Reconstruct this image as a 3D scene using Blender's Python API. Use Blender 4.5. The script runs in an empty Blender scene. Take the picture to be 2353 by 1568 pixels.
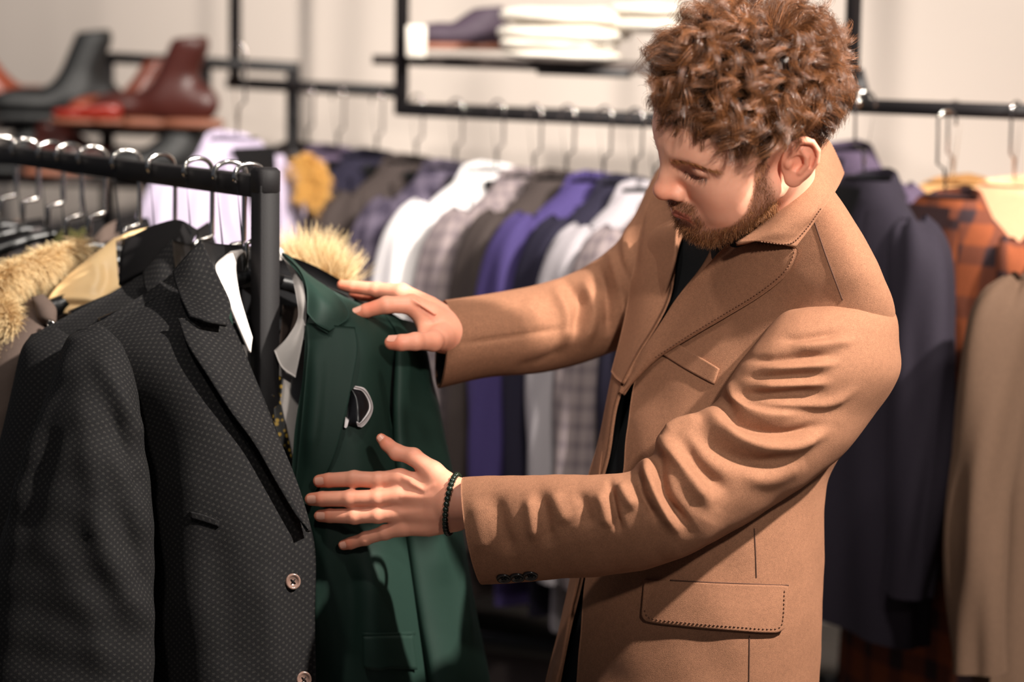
import bpy, math, random
import numpy as np
from mathutils import Vector, Matrix
from mathutils.bvhtree import BVHTree

SC = bpy.context.scene
COL = SC.collection
rng = np.random.default_rng(7)
random.seed(7)

# ------------------------------------------------------------------ camera
IMG_W, IMG_H, LENS = 2353, 1568, 85.0
FPX = LENS / 36.0 * IMG_W
PITCH, ROLL = math.radians(7.0), math.radians(0.9)
CAM = np.array([0.0, 0.0, 1.685])
FW = np.array([0, math.cos(PITCH), -math.sin(PITCH)])
_r0 = np.array([1.0, 0, 0]); _u0 = np.array([0, math.sin(PITCH), math.cos(PITCH)])
RT = _r0 * math.cos(ROLL) + _u0 * math.sin(ROLL)
UP = -_r0 * math.sin(ROLL) + _u0 * math.cos(ROLL)
cam_data = bpy.data.cameras.new('camera'); cam_data.lens = LENS; cam_data.sensor_width = 36
cam = bpy.data.objects.new('camera', cam_data); COL.objects.link(cam)
m = Matrix.Identity(4)
for i in range(3):
    m[i][0], m[i][1], m[i][2], m[i][3] = RT[i], UP[i], -FW[i], CAM[i]
cam.matrix_world = m
cam_data.dof.use_dof = True; cam_data.dof.focus_distance = 3.06; cam_data.dof.aperture_fstop = 2.4
SC.camera = cam

# ------------------------------------------------------------------ light
world = bpy.data.worlds.new('world'); SC.world = world; world.use_nodes = True
world.node_tree.nodes['Background'].inputs[0].default_value = (0.80, 0.86, 1.0, 1)
world.node_tree.nodes['Background'].inputs[1].default_value = 0.085
SC.view_settings.view_transform = 'Standard'; SC.view_settings.look = 'None'
SC.view_settings.gamma = 1.0; SC.view_settings.use_curve_mapping = False
SC.view_settings.exposure = 0.14

def spot(name, loc, target, energy, col, size=60, blend=0.5, rad=0.05):
    L = bpy.data.lights.new(name, 'SPOT'); L.energy = energy; L.color = col
    L.spot_size = math.radians(size); L.spot_blend = blend; L.shadow_soft_size = rad
    o = bpy.data.objects.new(name, L); COL.objects.link(o); o.location = loc
    o.rotation_euler = (Vector(target) - Vector(loc)).to_track_quat('-Z', 'Y').to_euler()
    return o
WARM = (1.0, 0.925, 0.84)
spot('ceiling_spotlight', (1.85, 2.05, 3.20), (0.18, 3.12, 1.20), 980, WARM, 78, 0.6, 0.05)
spot('ceiling_spotlight.001', (-0.85, 2.1, 3.25), (-0.50, 3.40, 1.3), 65, WARM, 60, 0.8, 0.08)  # unseen fill lamp, added to brighten the golden lining and charcoal shoulders
spot('ceiling_spotlight.005', (0.75, 0.25, 2.55), (0.24, 3.0, 1.57), 330, WARM, 24, 0.9, 0.08)  # narrow frontal fill added out of view to lift the face
spot('ceiling_spotlight.002', (-1.6, 3.6, 3.1), (-1.0, 5.8, 1.5), 190, WARM, 95, 0.9, 0.10)
spot('ceiling_spotlight.003', (0.2, 2.6, 3.1), (0.1, 4.9, 1.35), 190, WARM, 85, 0.9, 0.10)
spot('ceiling_spotlight.004', (1.5, 2.5, 3.1), (1.0, 4.7, 1.4), 140, WARM, 90, 0.9, 0.10)

# ------------------------------------------------------------------ helpers: projection
def W(px, py, d):
    px, py, d = np.asarray(px, float), np.asarray(py, float), np.asarray(d, float)
    px, py, d = np.broadcast_arrays(px, py, d)
    a = (px - IMG_W / 2) / FPX; b = (IMG_H / 2 - py) / FPX
    return CAM + d[..., None] * (FW + RT * a[..., None] + UP * b[..., None])
def PXY(P):
    q = np.asarray(P) - CAM; d = q @ FW
    return IMG_W / 2 + FPX * (q @ RT) / d, IMG_H / 2 - FPX * (q @ UP) / d, d

def lin(r, g, b):
    f = lambda c: c / 12.92 if c <= 0.04045 else ((c + 0.055) / 1.055) ** 2.4
    return (f(r / 255), f(g / 255), f(b / 255), 1.0)

# ------------------------------------------------------------------ helpers: scene graph
def tag(o, label=None, cat=None, group=None, kind=None):
    if label: o['label'] = label
    if cat: o['category'] = cat
    if group: o['group'] = group
    if kind: o['kind'] = kind
    return o
def thing(name, label, cat, loc=(0, 0, 0), group=None):
    o = bpy.data.objects.new(name, None); COL.objects.link(o)
    o.empty_display_size = 0.05; o.location = tuple(float(v) for v in loc)
    return tag(o, label, cat, group)
def root_loc(o):
    v = np.zeros(3)
    while o is not None:
        v += np.array(o.location); o = o.parent
    return v
def build(name, V, Q, mat, parent=None, uv=None, smooth=True, midx=None, attrs=None, origin=None):
    """one mesh object from world-space vertices V and faces Q (an (n,3) / (n,4) array or a list of those)"""
    V = np.asarray(V, float).reshape(-1, 3)
    base = root_loc(parent) if parent is not None else (np.array(origin, float) if origin is not None else np.zeros(3))
    Vl = V - base
    Qs = Q if isinstance(Q, list) else [Q]
    Qs = [np.asarray(q, dtype=np.int64) for q in Qs if len(q)]
    loops = np.concatenate([q.ravel() for q in Qs]).astype(np.int32)
    tot = np.concatenate([np.full(len(q), q.shape[1]) for q in Qs]).astype(np.int32)
    start = np.concatenate([[0], np.cumsum(tot)[:-1]]).astype(np.int32)
    me = bpy.data.meshes.new(name)
    me.vertices.add(len(Vl)); me.vertices.foreach_set('co', Vl.astype(np.float32).ravel())
    me.loops.add(len(loops)); me.loops.foreach_set('vertex_index', loops)
    me.polygons.add(len(tot)); me.polygons.foreach_set('loop_start', start); me.polygons.foreach_set('loop_total', tot)
    if smooth: me.polygons.foreach_set('use_smooth', np.ones(len(tot), bool))
    if midx is not None: me.polygons.foreach_set('material_index', np.asarray(midx, np.int32))
    me.update(calc_edges=True)
    if uv is not None:
        ul = me.uv_layers.new(name='UVMap'); ul.data.foreach_set('uv', np.asarray(uv, np.float32)[loops].ravel())
    for an, av in (attrs or {}).items():
        a = me.attributes.new(an, 'FLOAT', 'POINT'); a.data.foreach_set('value', np.asarray(av, np.float32))
    me.validate()
    for mm in (mat if isinstance(mat, (list, tuple)) else [mat]): me.materials.append(mm)
    o = bpy.data.objects.new(name, me); COL.objects.link(o)
    if parent is not None: o.parent = parent
    else: o.location = tuple(base)
    return o
def copy_tree(o, parent=None):
    c = o.copy(); COL.objects.link(c); c.parent = parent
    for ch in list(o.children):
        if ch.name != c.name: copy_tree(ch, c)
    return c

# ------------------------------------------------------------------ helpers: geometry
class MB:
    def __init__(s): s.V = []; s.Q = []; s.T = []; s.n = 0
    def add(s, V, Q):
        V = np.asarray(V, float).reshape(-1, 3); Q = np.asarray(Q, int)
        (s.Q if Q.shape[1] == 4 else s.T).append(Q + s.n); s.V.append(V); s.n += len(V); return s
    def box(s, c, h, X=(1, 0, 0), Y=(0, 1, 0), Z=(0, 0, 1), bev=0.0):
        c = np.array(c, float); X, Y, Z = [np.array(a, float) for a in (X, Y, Z)]
        if bev <= 0:
            v = [c + sx * h[0] * X + sy * h[1] * Y + sz * h[2] * Z for sx in (-1, 1) for sy in (-1, 1) for sz in (-1, 1)]
            return s.add(v, [[0, 1, 3, 2], [4, 6, 7, 5], [0, 4, 5, 1], [2, 3, 7, 6], [0, 2, 6, 4], [1, 5, 7, 3]])
        # bevelled: octagonal-ish rings along Z
        def ring(z, k):
            x, y = h[0] - k, h[1] - k; b = bev
            pts = [(-x + b, -y), (x - b, -y), (x, -y + b), (x, y - b), (x - b, y), (-x + b, y), (-x, y - b), (-x, -y + b)]
            return [c + p[0] * X + p[1] * Y + z * Z for p in pts]
        rings = [ring(-h[2], bev * .7), ring(-h[2] + bev, 0), ring(h[2] - bev, 0), ring(h[2], bev * .7)]
        V = np.array(rings).reshape(-1, 3); Q = []
        for i in range(3):
            for j in range(8): Q.append([i * 8 + j, i * 8 + (j + 1) % 8, (i + 1) * 8 + (j + 1) % 8, (i + 1) * 8 + j])
        for b in (0, 24):
            for j in (1, 3, 5): Q.append([b, b + j, b + j + 1, b + j + 2] if b else [b, b + j + 2, b + j + 1, b + j])
        return s.add(V, Q)
    def tube(s, pts, r, n=8, cap=True):
        g = tube_grid(np.asarray(pts, float), r, n); V, Q = grid_mesh(g, closed=True); s.add(V, Q)
        if cap:
            k = g.shape[1]
            for i, row in ((0, g[0]), (-1, g[-1])):
                c = row.mean(0); off = 0 if i == 0 else (len(g) - 1) * k
                b = s.n - len(V)
                s.V.append(c[None]); ci = s.n; s.n += 1
                s.T.append(np.array([[b + off + j, b + off + (j + 1) % k, ci][::1 if i == 0 else -1] for j in range(k)])[:, ::-1])
        return s
    def build(s, name, mat, parent=None, **k):
        V = np.concatenate(s.V); Q = []
        if s.Q: Q.append(np.concatenate(s.Q))
        if s.T: Q.append(np.concatenate(s.T))
        return build(name, V, Q, mat, parent, **k)
def nrm(v): return v / (np.linalg.norm(v, axis=-1, keepdims=True) + 1e-12)
def tube_grid(P, r, n=8):
    P = np.asarray(P, float); r = np.broadcast_to(np.asarray(r, float), (len(P),))
    T = nrm(np.gradient(P, axis=0)); a = np.array([0, 0, 1.0]) if abs(T[0][2]) < .9 else np.array([1.0, 0, 0])
    N = np.zeros_like(P); x = nrm(np.cross(T[0], a))
    for i in range(len(P)):
        x = nrm(x - T[i] * (x @ T[i])); N[i] = x
    B = np.cross(T, N); th = np.linspace(0, 2 * np.pi, n, endpoint=False)
    return P[:, None] + r[:, None, None] * (np.cos(th)[None, :, None] * N[:, None] + np.sin(th)[None, :, None] * B[:, None])
def grid_mesh(g, closed=False, flip=False):
    n, k = g.shape[:2]; i = np.arange(n - 1)[:, None]; j = np.arange(k if closed else k - 1)[None, :]; j2 = (j + 1) % k
    Q = np.stack(np.broadcast_arrays(i * k + j, i * k + j2, (i + 1) * k + j2, (i + 1) * k + j), -1).reshape(-1, 4)
    return g.reshape(-1, 3), (Q[:, ::-1] if flip else Q)
def spline(C, n, closed=False):
    """Catmull-Rom through control rows C (chord parameter from all columns), n samples"""
    C = np.asarray(C, float)
    if len(C) == 2: return C[0] + np.linspace(0, 1, n)[:, None] * (C[1] - C[0])
    seg = np.linalg.norm(np.diff(C[:, :min(4, C.shape[1])], axis=0), axis=1) + 1e-9
    t = np.concatenate([[0], np.cumsum(seg)]); t /= t[-1]
    mt = np.zeros_like(C); mt[1:-1] = (C[2:] - C[:-2]) / (t[2:] - t[:-2])[:, None]
    mt[0] = (C[1] - C[0]) / (t[1] - t[0]); mt[-1] = (C[-1] - C[-2]) / (t[-1] - t[-2])
    u = np.linspace(0, 1, n); k = np.clip(np.searchsorted(t, u, side='right') - 1, 0, len(C) - 2)
    h = (t[k + 1] - t[k])[:, None]; s = ((u - t[k]) / (t[k + 1] - t[k]))[:, None]
    return ((2 * s**3 - 3 * s**2 + 1) * C[k] + (s**3 - 2 * s**2 + s) * h * mt[k] + (-2 * s**3 + 3 * s**2) * C[k + 1] + (s**3 - s**2) * h * mt[k + 1])
def grid_normals(g, closed=False):
    if closed:
        e = np.concatenate([g[:, -1:], g, g[:, :1]], 1); du = (e[:, 2:] - e[:, :-2])
    else: du = np.gradient(g, axis=1)
    return nrm(np.cross(du, np.gradient(g, axis=0)))
def grid_uv(g, scale=1.0):
    du = np.linalg.norm(np.diff(g, axis=1), axis=-1); dv = np.linalg.norm(np.diff(g, axis=0), axis=-1)
    U = np.concatenate([np.zeros((g.shape[0], 1)), np.cumsum(du, 1)], 1); U = U - U.mean(1, keepdims=True)
    Vv = np.concatenate([[0], np.cumsum(dv.mean(1))])[:, None] + 0 * U
    return np.stack([U, Vv], -1).reshape(-1, 2)
def loft_px(st, nl, nr, th0=math.pi / 2, th1=math.pi / 2 + 2 * math.pi, ex=2.0):
    """closed or open rings from contour pairs seen in the photograph, each with depth and thickness in metres
    st rows: ax, ay, bx, by, dA, dB, t [, bow_x, bow_y]; th0/th1 may be per-station lists"""
    st = np.array([list(s) + [0] * (9 - len(s)) for s in st], float)
    if np.ndim(th0): st = np.concatenate([st, np.array(th0)[:, None], np.array(th1)[:, None]], 1)
    S = spline(st, nl)
    if np.ndim(th0): a, b = S[:, 9:10], S[:, 10:11]
    else: a, b = np.full((nl, 1), th0), np.full((nl, 1), th1)
    th = a + (b - a) * np.linspace(0, 1, nr)[None]
    c, s = np.cos(th), np.sin(th); p = 2.0 / ex
    c = np.sign(c) * np.abs(c) ** p; s = np.sign(s) * np.abs(s) ** p
    cx, cy = (S[:, 0:1] + S[:, 2:3]) / 2, (S[:, 1:2] + S[:, 3:4]) / 2
    hx, hy = (S[:, 2:3] - S[:, 0:1]) / 2, (S[:, 3:4] - S[:, 1:2]) / 2
    fr = np.maximum(-s, 0) - np.maximum(s, 0)
    px = cx + c * hx + S[:, 7:8] * fr; py = cy + c * hy + S[:, 8:9] * fr
    d = (S[:, 4:5] + S[:, 5:6]) / 2 + c * (S[:, 5:6] - S[:, 4:5]) / 2 + s * S[:, 6:7]
    return W(px, py, d)
def poly_dist(X, Y, poly):
    """distance, signed side and parameter of points to a pixel polyline"""
    P = np.asarray(poly, float); P = spline(P, max(12, 6 * len(P))) if len(P) > 2 else spline(P, 8)
    best = np.full(X.shape, 1e9); sg = np.zeros(X.shape); tt = np.zeros(X.shape); L = len(P) - 1
    for i in range(L):
        a, b = P[i], P[i + 1]; dx, dy = b - a; l2 = dx * dx + dy * dy + 1e-9
        t = np.clip(((X - a[0]) * dx + (Y - a[1]) * dy) / l2, 0, 1)
        ex, ey = X - a[0] - t * dx, Y - a[1] - t * dy; dd = np.hypot(ex, ey); mk = dd < best
        best = np.where(mk, dd, best); sg = np.where(mk, np.sign(dx * ey - dy * ex), sg); tt = np.where(mk, (i + t) / L, tt)
    return best, sg, tt
def sculpt(g, folds, closed=True, toward=None):
    """raise ridges (amp > 0) and press creases (amp < 0) along traced lines on the side that faces the camera
    fold: (polyline, width_px, amp_m[, width ratio on the right-hand side])"""
    N = grid_normals(g, False); X, Y, D = PXY(g); view = nrm(CAM - g)
    fc = (N * view).sum(-1)
    if np.median(fc[:, g.shape[1] // 2]) < 0: N = -N; fc = -fc
    f = np.clip(fc * 2.5 + .25, 0, 1)
    disp = np.zeros(X.shape)
    for fd in folds:
        poly, w, amp = fd[:3]; ratio = fd[3] if len(fd) > 3 else 1.0
        d, s, t = poly_dist(X, Y, poly)
        ww = np.where(s > 0, w * ratio, w); tp = np.clip(np.minimum(t, 1 - t) * 4 + .12, 0, 1)
        disp += amp * np.exp(-(d / ww) ** 2) * tp
    return g + N * (disp * f)[..., None]
def wobble(g, amp, freq, seed=0):
    r = np.random.default_rng(seed); out = np.zeros(g.shape[:2])
    for i in range(6):
        k = r.normal(size=3) * freq * (0.6 + .3 * i); out += np.sin(g @ k + r.uniform(0, 6.28)) / (1 + .5 * i)
    return g + grid_normals(g)[...] * (out * amp / 2.5)[..., None]
def bvh(g):
    V, Q = grid_mesh(g); return BVHTree.FromPolygons(V.tolist(), Q.tolist())
def cast_depth(tree, px, py):
    P = W(px, py, 1.0); dirs = P - CAM; out = np.full(px.shape, np.nan)
    o = Vector(CAM)
    for idx in np.ndindex(px.shape):
        dv = Vector(dirs[idx]); L = dv.length; h = tree.ray_cast(o, dv / L)
        if h[0] is not None: out[idx] = h[3] / L
    return out
def fill_nan(a):
    a = a.copy()
    if np.isnan(a).all(): a[:] = 3.1
    while np.isnan(a).any():
        p = np.pad(a, 1, constant_values=np.nan)
        st = np.stack([p[:-2, 1:-1], p[2:, 1:-1], p[1:-1, :-2], p[1:-1, 2:]])
        with np.errstate(all='ignore'):
            import warnings; warnings.simplefilter('ignore'); mn = np.nanmean(st, 0)
        a = np.where(np.isnan(a), mn, a)
    return a
def blur2(a, n):
    for _ in range(n):
        p = np.pad(a, 1, mode='edge'); a = (p[:-2, 1:-1] + p[2:, 1:-1] + p[1:-1, :-2] + p[1:-1, 2:] + 2 * a) / 6
    return a
def patch(rows, tree, nl, nc, off, smooth=4):
    """a cloth piece lying on another: rows (inner x, y, outer x, y) in the photograph, lifted by off metres (a, b across)"""
    R = spline(np.array(rows, float), nl); u = np.linspace(0, 1, nc)[None]
    px = R[:, 0:1] + u * (R[:, 2:3] - R[:, 0:1]); py = R[:, 1:2] + u * (R[:, 3:4] - R[:, 1:2])
    d = blur2(fill_nan(cast_depth(tree, px, py)), smooth)
    o = np.interp(u, np.linspace(0, 1, len(off)), off) if np.ndim(off) else off
    return W(px, py, d - o)
def net(ctrl, nl, nc):
    """smooth sheet through a control net of (px, py, depth)"""
    A = np.array(ctrl, float); rows = np.stack([spline(A[i], nc) for i in range(A.shape[0])])
    return np.stack([spline(rows[:, j], nl) for j in range(nc)], 1)
def netw(ctrl, nl, nc):
    g = net(ctrl, nl, nc); return W(g[..., 0], g[..., 1], g[..., 2])
def sheet(g, thick):
    """front grid g plus a back sheet behind it, closed along the rim"""
    N = grid_normals(g); view = nrm(CAM - g)
    if ((N * view).sum(-1)).mean() < 0: N = -N
    b = g - N * thick; n, k = g.shape[:2]
    # rounded rim: pull the outermost front row/col back a little
    V = np.concatenate([g.reshape(-1, 3), b.reshape(-1, 3)]); _, Q = grid_mesh(g); m_ = n * k
    rim = [i * k for i in range(n)] + [(n - 1) * k + j for j in range(1, k)] + [i * k + k - 1 for i in range(n - 2, -1, -1)] + [j for j in range(k - 2, 0, -1)]
    rq = [[rim[i], rim[(i + 1) % len(rim)], rim[(i + 1) % len(rim)] + m_, rim[i] + m_] for i in range(len(rim))]
    vis = (np.cross(g[1, 0] - g[0, 0], g[0, 1] - g[0, 0]) @ (CAM - g[0, 0]))
    if vis > 0: Qa = Q[:, ::-1]; Qb = Q + m_; 
    else: Qa = Q; Qb = Q[:, ::-1] + m_
    uv = np.tile(grid_uv(g), (2, 1))
    return V, np.concatenate([Qa, Qb, np.array(rq)]), uv
def put_sheet(name, g, thick, mat, parent):
    V, Q, uv = sheet(g, thick); return build(name, V, Q, mat, parent, uv=uv)
def put_grid(name, g, mat, parent, closed_caps=False):
    V, Q = grid_mesh(g); N = grid_normals(g); c = g.mean(1, keepdims=True)
    if (N * (g - c)).sum(-1).mean() < 0: Q = Q[:, ::-1]
    return build(name, V, Q, mat, parent, uv=grid_uv(g))

# ------------------------------------------------------------------ helpers: implicit surfaces
def smin(a, b, k):
    h = np.clip(.5 + .5 * (b - a) / k, 0, 1); return b + (a - b) * h - k * h * (1 - h)
def smax(a, b, k): return -smin(-a, -b, k)
def s_cap(P, a, b, ra, rb):
    a, b = np.asarray(a, float), np.asarray(b, float); ab = b - a
    t = np.clip(((P - a) @ ab) / (ab @ ab + 1e-12), 0, 1); return np.linalg.norm(P - a - t[..., None] * ab, axis=-1) - (ra + (rb - ra) * t)
def s_ell(P, c, r):
    r = np.asarray(r, float); q = (P - np.asarray(c)) / r; l = np.linalg.norm(q, axis=-1)
    return (l - 1) * l / (np.linalg.norm(q / r, axis=-1) + 1e-9)
def s_sph(P, c, r): return np.linalg.norm(P - np.asarray(c), axis=-1) - r
def chain(P, pts, rad, k=0.0):
    d = None
    for i in range(len(pts) - 1):
        s = s_cap(P, pts[i], pts[i + 1], rad[i], rad[i + 1]); d = s if d is None else (np.minimum(d, s) if k == 0 else smin(d, s, k))
    return d
def nets(func, lo, hi, h):
    """naive surface nets of an implicit function"""
    lo, hi = np.asarray(lo, float), np.asarray(hi, float); n = np.ceil((hi - lo) / h).astype(int) + 1
    ax = [lo[i] + h * np.arange(n[i]) for i in range(3)]
    F = np.empty(tuple(n), np.float64)
    for i in range(0, n[0], 24):
        G = np.stack(np.meshgrid(ax[0][i:i + 24], ax[1], ax[2], indexing='ij'), -1); F[i:i + 24] = func(G)
    S = F < 0; cr = [(a, b, c) for a in (0, 1) for b in (0, 1) for c in (0, 1)]
    sl = lambda A, o: A[o[0]:A.shape[0] - 1 + o[0], o[1]:A.shape[1] - 1 + o[1], o[2]:A.shape[2] - 1 + o[2]]
    cnt = sum(sl(S, o).astype(np.int8) for o in cr); mask = (cnt > 0) & (cnt < 8)
    idx = np.full(mask.shape, -1); idx[mask] = np.arange(mask.sum()); ii = np.argwhere(mask)
    acc = np.zeros((len(ii), 3)); num = np.zeros(len(ii))
    for a in cr:
        for k in range(3):
            if a[k]: continue
            b = list(a); b[k] = 1
            fa = F[ii[:, 0] + a[0], ii[:, 1] + a[1], ii[:, 2] + a[2]]; fb = F[ii[:, 0] + b[0], ii[:, 1] + b[1], ii[:, 2] + b[2]]
            cx = (fa < 0) != (fb < 0); t = np.where(cx, fa / np.where(cx, fa - fb, 1), 0)
            p = np.tile(np.array(a, float), (len(ii), 1)); p[:, k] += t; acc += p * cx[:, None]; num += cx
    V = lo + h * (ii + acc / num[:, None]); Q = []
    for k in range(3):
        o = [0, 0, 0]; o[k] = 1
        A = S[tuple(slice(0, -1) if j == k else slice(1, -1) for j in range(3))]
        B = S[tuple(slice(1, None) if j == k else slice(1, -1) for j in range(3))]
        e = np.argwhere(A != B); u, v = [(1, 2), (2, 0), (0, 1)][k]
        base = e.copy(); 
        for j in range(3):
            if j != k: base[:, j] += 1
        def cell(du, dv):
            c = base.copy(); c[:, u] += du; c[:, v] += dv; return idx[c[:, 0], c[:, 1], c[:, 2]]
        q = np.stack([cell(-1, -1), cell(0, -1), cell(0, 0), cell(-1, 0)], -1)
        fl = A[tuple(e.T)]; q[~fl] = q[~fl][:, ::-1]; Q.append(q)
    return V, np.concatenate(Q)
def smooth_mesh(V, Q, n):
    for _ in range(n):
        acc = np.zeros_like(V); c = np.zeros(len(V))
        for a, b in ((0, 1), (1, 2), (2, 3), (3, 0)):
            np.add.at(acc, Q[:, a], V[Q[:, b]]); np.add.at(acc, Q[:, b], V[Q[:, a]]); np.add.at(c, Q[:, a], 1); np.add.at(c, Q[:, b], 1)
        V = .5 * V + .5 * acc / c[:, None]
    return V

# ------------------------------------------------------------------ materials
def new_mat(name):
    mt = bpy.data.materials.new(name); mt.use_nodes = True; nt = mt.node_tree
    return mt, nt, nt.nodes['Principled BSDF']
def node(nt, typ, **k):
    n = nt.nodes.new(typ)
    for a, v in k.items():
        if a in n.inputs.keys(): n.inputs[a].default_value = v
        else: setattr(n, a, v)
    return n
def mixc(nt, fac, a, b, blend='MIX'):
    n = nt.nodes.new('ShaderNodeMix'); n.data_type = 'RGBA'; n.blend_type = blend
    for s, v in ((n.inputs['Factor'], fac), (n.inputs[6], a), (n.inputs[7], b)):
        if hasattr(v, 'is_linked') or hasattr(v, 'links'): nt.links.new(v, s)
        else: s.default_value = v
    return n.outputs[2]
def mathn(nt, op, a, b=None, clamp=False):
    n = nt.nodes.new('ShaderNodeMath'); n.operation = op; n.use_clamp = clamp
    for i, v in enumerate((a, b)):
        if v is None: continue
        if hasattr(v, 'links'): nt.links.new(v, n.inputs[i])
        else: n.inputs[i].default_value = v
    return n.outputs[0]
def coords(nt, uv=False):
    return nt.nodes.new('ShaderNodeTexCoord').outputs['UV' if uv else 'Object']
def noise(nt, co, scale, detail=3, rough=.55):
    n = node(nt, 'ShaderNodeTexNoise', Scale=scale, Detail=detail, Roughness=rough); nt.links.new(co, n.inputs['Vector']); return n.outputs['Fac']
def ramp(nt, fac, stops):
    n = nt.nodes.new('ShaderNodeValToRGB'); e = n.color_ramp.elements
    while len(e) < len(stops): e.new(.5)
    for i, (p, c) in enumerate(stops): e[i].position = p; e[i].color = c
    nt.links.new(fac, n.inputs[0]); return n.outputs[0]
def bump(nt, bsdf, h, strength, dist=0.001):
    b = node(nt, 'ShaderNodeBump', Strength=strength, Distance=dist); nt.links.new(h, b.inputs['Height']); nt.links.new(b.outputs[0], bsdf.inputs['Normal'])
def shade(c, k): return (c[0] * k, c[1] * k, c[2] * k, 1)
def plain(name, c, rough=.5, metal=0.0, var=.12, scale=40, bmp=0.0, spec=.5):
    mt, nt, b = new_mat(name); co = coords(nt); n = noise(nt, co, scale)
    nt.links.new(mixc(nt, n, shade(c, 1 - var), shade(c, 1 + var)), b.inputs['Base Color'])
    b.inputs['Roughness'].default_value = rough; b.inputs['Metallic'].default_value = metal; b.inputs['Specular IOR Level'].default_value = spec
    if bmp: bump(nt, b, n, bmp)
    return mt
def cloth(name, c, rough=.85, fuzz=900, var=.25, sheen=.25, bmp=.35, weave=0, pattern=None, pc=None, psize=.05, uv=True):
    """woven or felted fabric: fine fibre colour + relief; pattern: None, 'plaid', 'birdseye', 'stripe'"""
    mt, nt, b = new_mat(name); co = coords(nt); n1 = noise(nt, co, fuzz, 2); n2 = noise(nt, co, fuzz * .12, 3)
    f = mathn(nt, 'ADD', mathn(nt, 'MULTIPLY', n1, .84), mathn(nt, 'MULTIPLY', n2, .16))
    base = mixc(nt, ramp(nt, f, [(.3, (0, 0, 0, 1)), (.7, (1, 1, 1, 1))]), shade(c, 1 - var), shade(c, 1 + var))
    if pattern:
        sx = node(nt, 'ShaderNodeSeparateXYZ'); nt.links.new(coords(nt, uv), sx.inputs[0])
        U, V = sx.outputs[0], sx.outputs[1] if uv else sx.outputs[2]
        k = 2 * math.pi / psize
        cu = mathn(nt, 'COSINE', mathn(nt, 'MULTIPLY', U, k)); cv = mathn(nt, 'COSINE', mathn(nt, 'MULTIPLY', V, k * (1.3 if pattern == 'birdseye' else 1)))
        if pattern == 'birdseye':
            p = mathn(nt, 'MULTIPLY', cu, cv); p = mathn(nt, 'ADD', p, mathn(nt, 'MULTIPLY', mathn(nt, 'SUBTRACT', n1, .5), 3.2))
            fac = ramp(nt, p, [(.35, (0, 0, 0, 1)), (.95, (1, 1, 1, 1))])
        elif pattern == 'stripe':
            fac = ramp(nt, cu, [(.75, (0, 0, 0, 1)), (.95, (1, 1, 1, 1))])
        else:
            a = ramp(nt, cu, [(.1, (0, 0, 0, 1)), (.5, (1, 1, 1, 1))]); bb = ramp(nt, cv, [(.1, (0, 0, 0, 1)), (.5, (1, 1, 1, 1))])
            fac = mathn(nt, 'ADD', mathn(nt, 'MULTIPLY', a, .5), mathn(nt, 'MULTIPLY', bb, .5))
        base = mixc(nt, fac, base, pc)
    nt.links.new(base, b.inputs['Base Color']); b.inputs['Roughness'].default_value = rough
    b.inputs['Specular IOR Level'].default_value = .2; b.inputs['Sheen Weight'].default_value = sheen; b.inputs['Sheen Roughness'].default_value = .5
    b.inputs['Sheen Tint'].default_value = shade(c, 1.6)
    if bmp: bump(nt, b, f, bmp, .0015)
    return mt
M = {}
M['wall'] = plain('warm_white_paint', lin(232, 218, 207), .9, var=.03, scale=3)
M['floor'] = plain('grey_floor', lin(96, 88, 82), .6, var=.15, scale=6)
M['black_metal'] = plain('black_powder_coat', lin(26, 24, 25), .62, 0, .35, 500, .25, .2)
M['dark_metal'] = plain('dark_metal', lin(34, 31, 32), .5, 0, .15, 60)
M['chrome'] = plain('polished_steel', lin(205, 200, 195), .16, 1.0, .05, 80)
M['black_plastic'] = plain('black_plastic', lin(18, 18, 19), .35, 0, .1, 60)
M['shelf'] = plain('dark_shelf_board', lin(84, 74, 70), .6, 0, .15, 20)
M['camel'] = cloth('camel_wool', lin(133, 92, 69), fuzz=1350, var=.42, sheen=.12, bmp=.5)
M['charcoal'] = cloth('charcoal_birdseye_wool', lin(20, 19, 20), fuzz=1200, var=.4, sheen=.15, bmp=.4, pattern='birdseye', pc=lin(47, 45, 43), psize=.0115)
M['green'] = cloth('bottle_green_wool', lin(27, 46, 39), fuzz=1500, var=.12, sheen=.2, bmp=.12, rough=.62)
M['shirt'] = cloth('white_cotton', lin(206, 198, 193), fuzz=1500, var=.05, sheen=.05, bmp=.1)
M['black_knit'] = cloth('black_knit', lin(14, 15, 17), fuzz=700, var=.3, sheen=.1)
M['lining'] = cloth('black_lining', lin(12, 12, 14), fuzz=500, var=.1, sheen=.0, rough=.6)
M['tan_satin'] = plain('tan_satin', lin(250, 212, 156), .5, 0, .12, 12, .1, .5)
M['taupe'] = cloth('taupe_wool', lin(88, 74, 67), var=.2)
M['black_velvet'] = cloth('black_velvet', lin(16, 14, 15), sheen=.5, var=.3)
M['olive'] = cloth('olive_cloth', lin(62, 60, 30))
M['grey_wool'] = cloth('mid_grey_wool', lin(92, 86, 86))
M['nail'] = plain('fingernail', lin(236, 172, 150), .3, 0, .02, 50)
M['button'] = plain('dark_horn_button', lin(30, 24, 22), .25, 0, .4, 120)
M['smoke_button'] = plain('smoky_button', lin(120, 95, 85), .2, 0, .4, 200)
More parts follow.
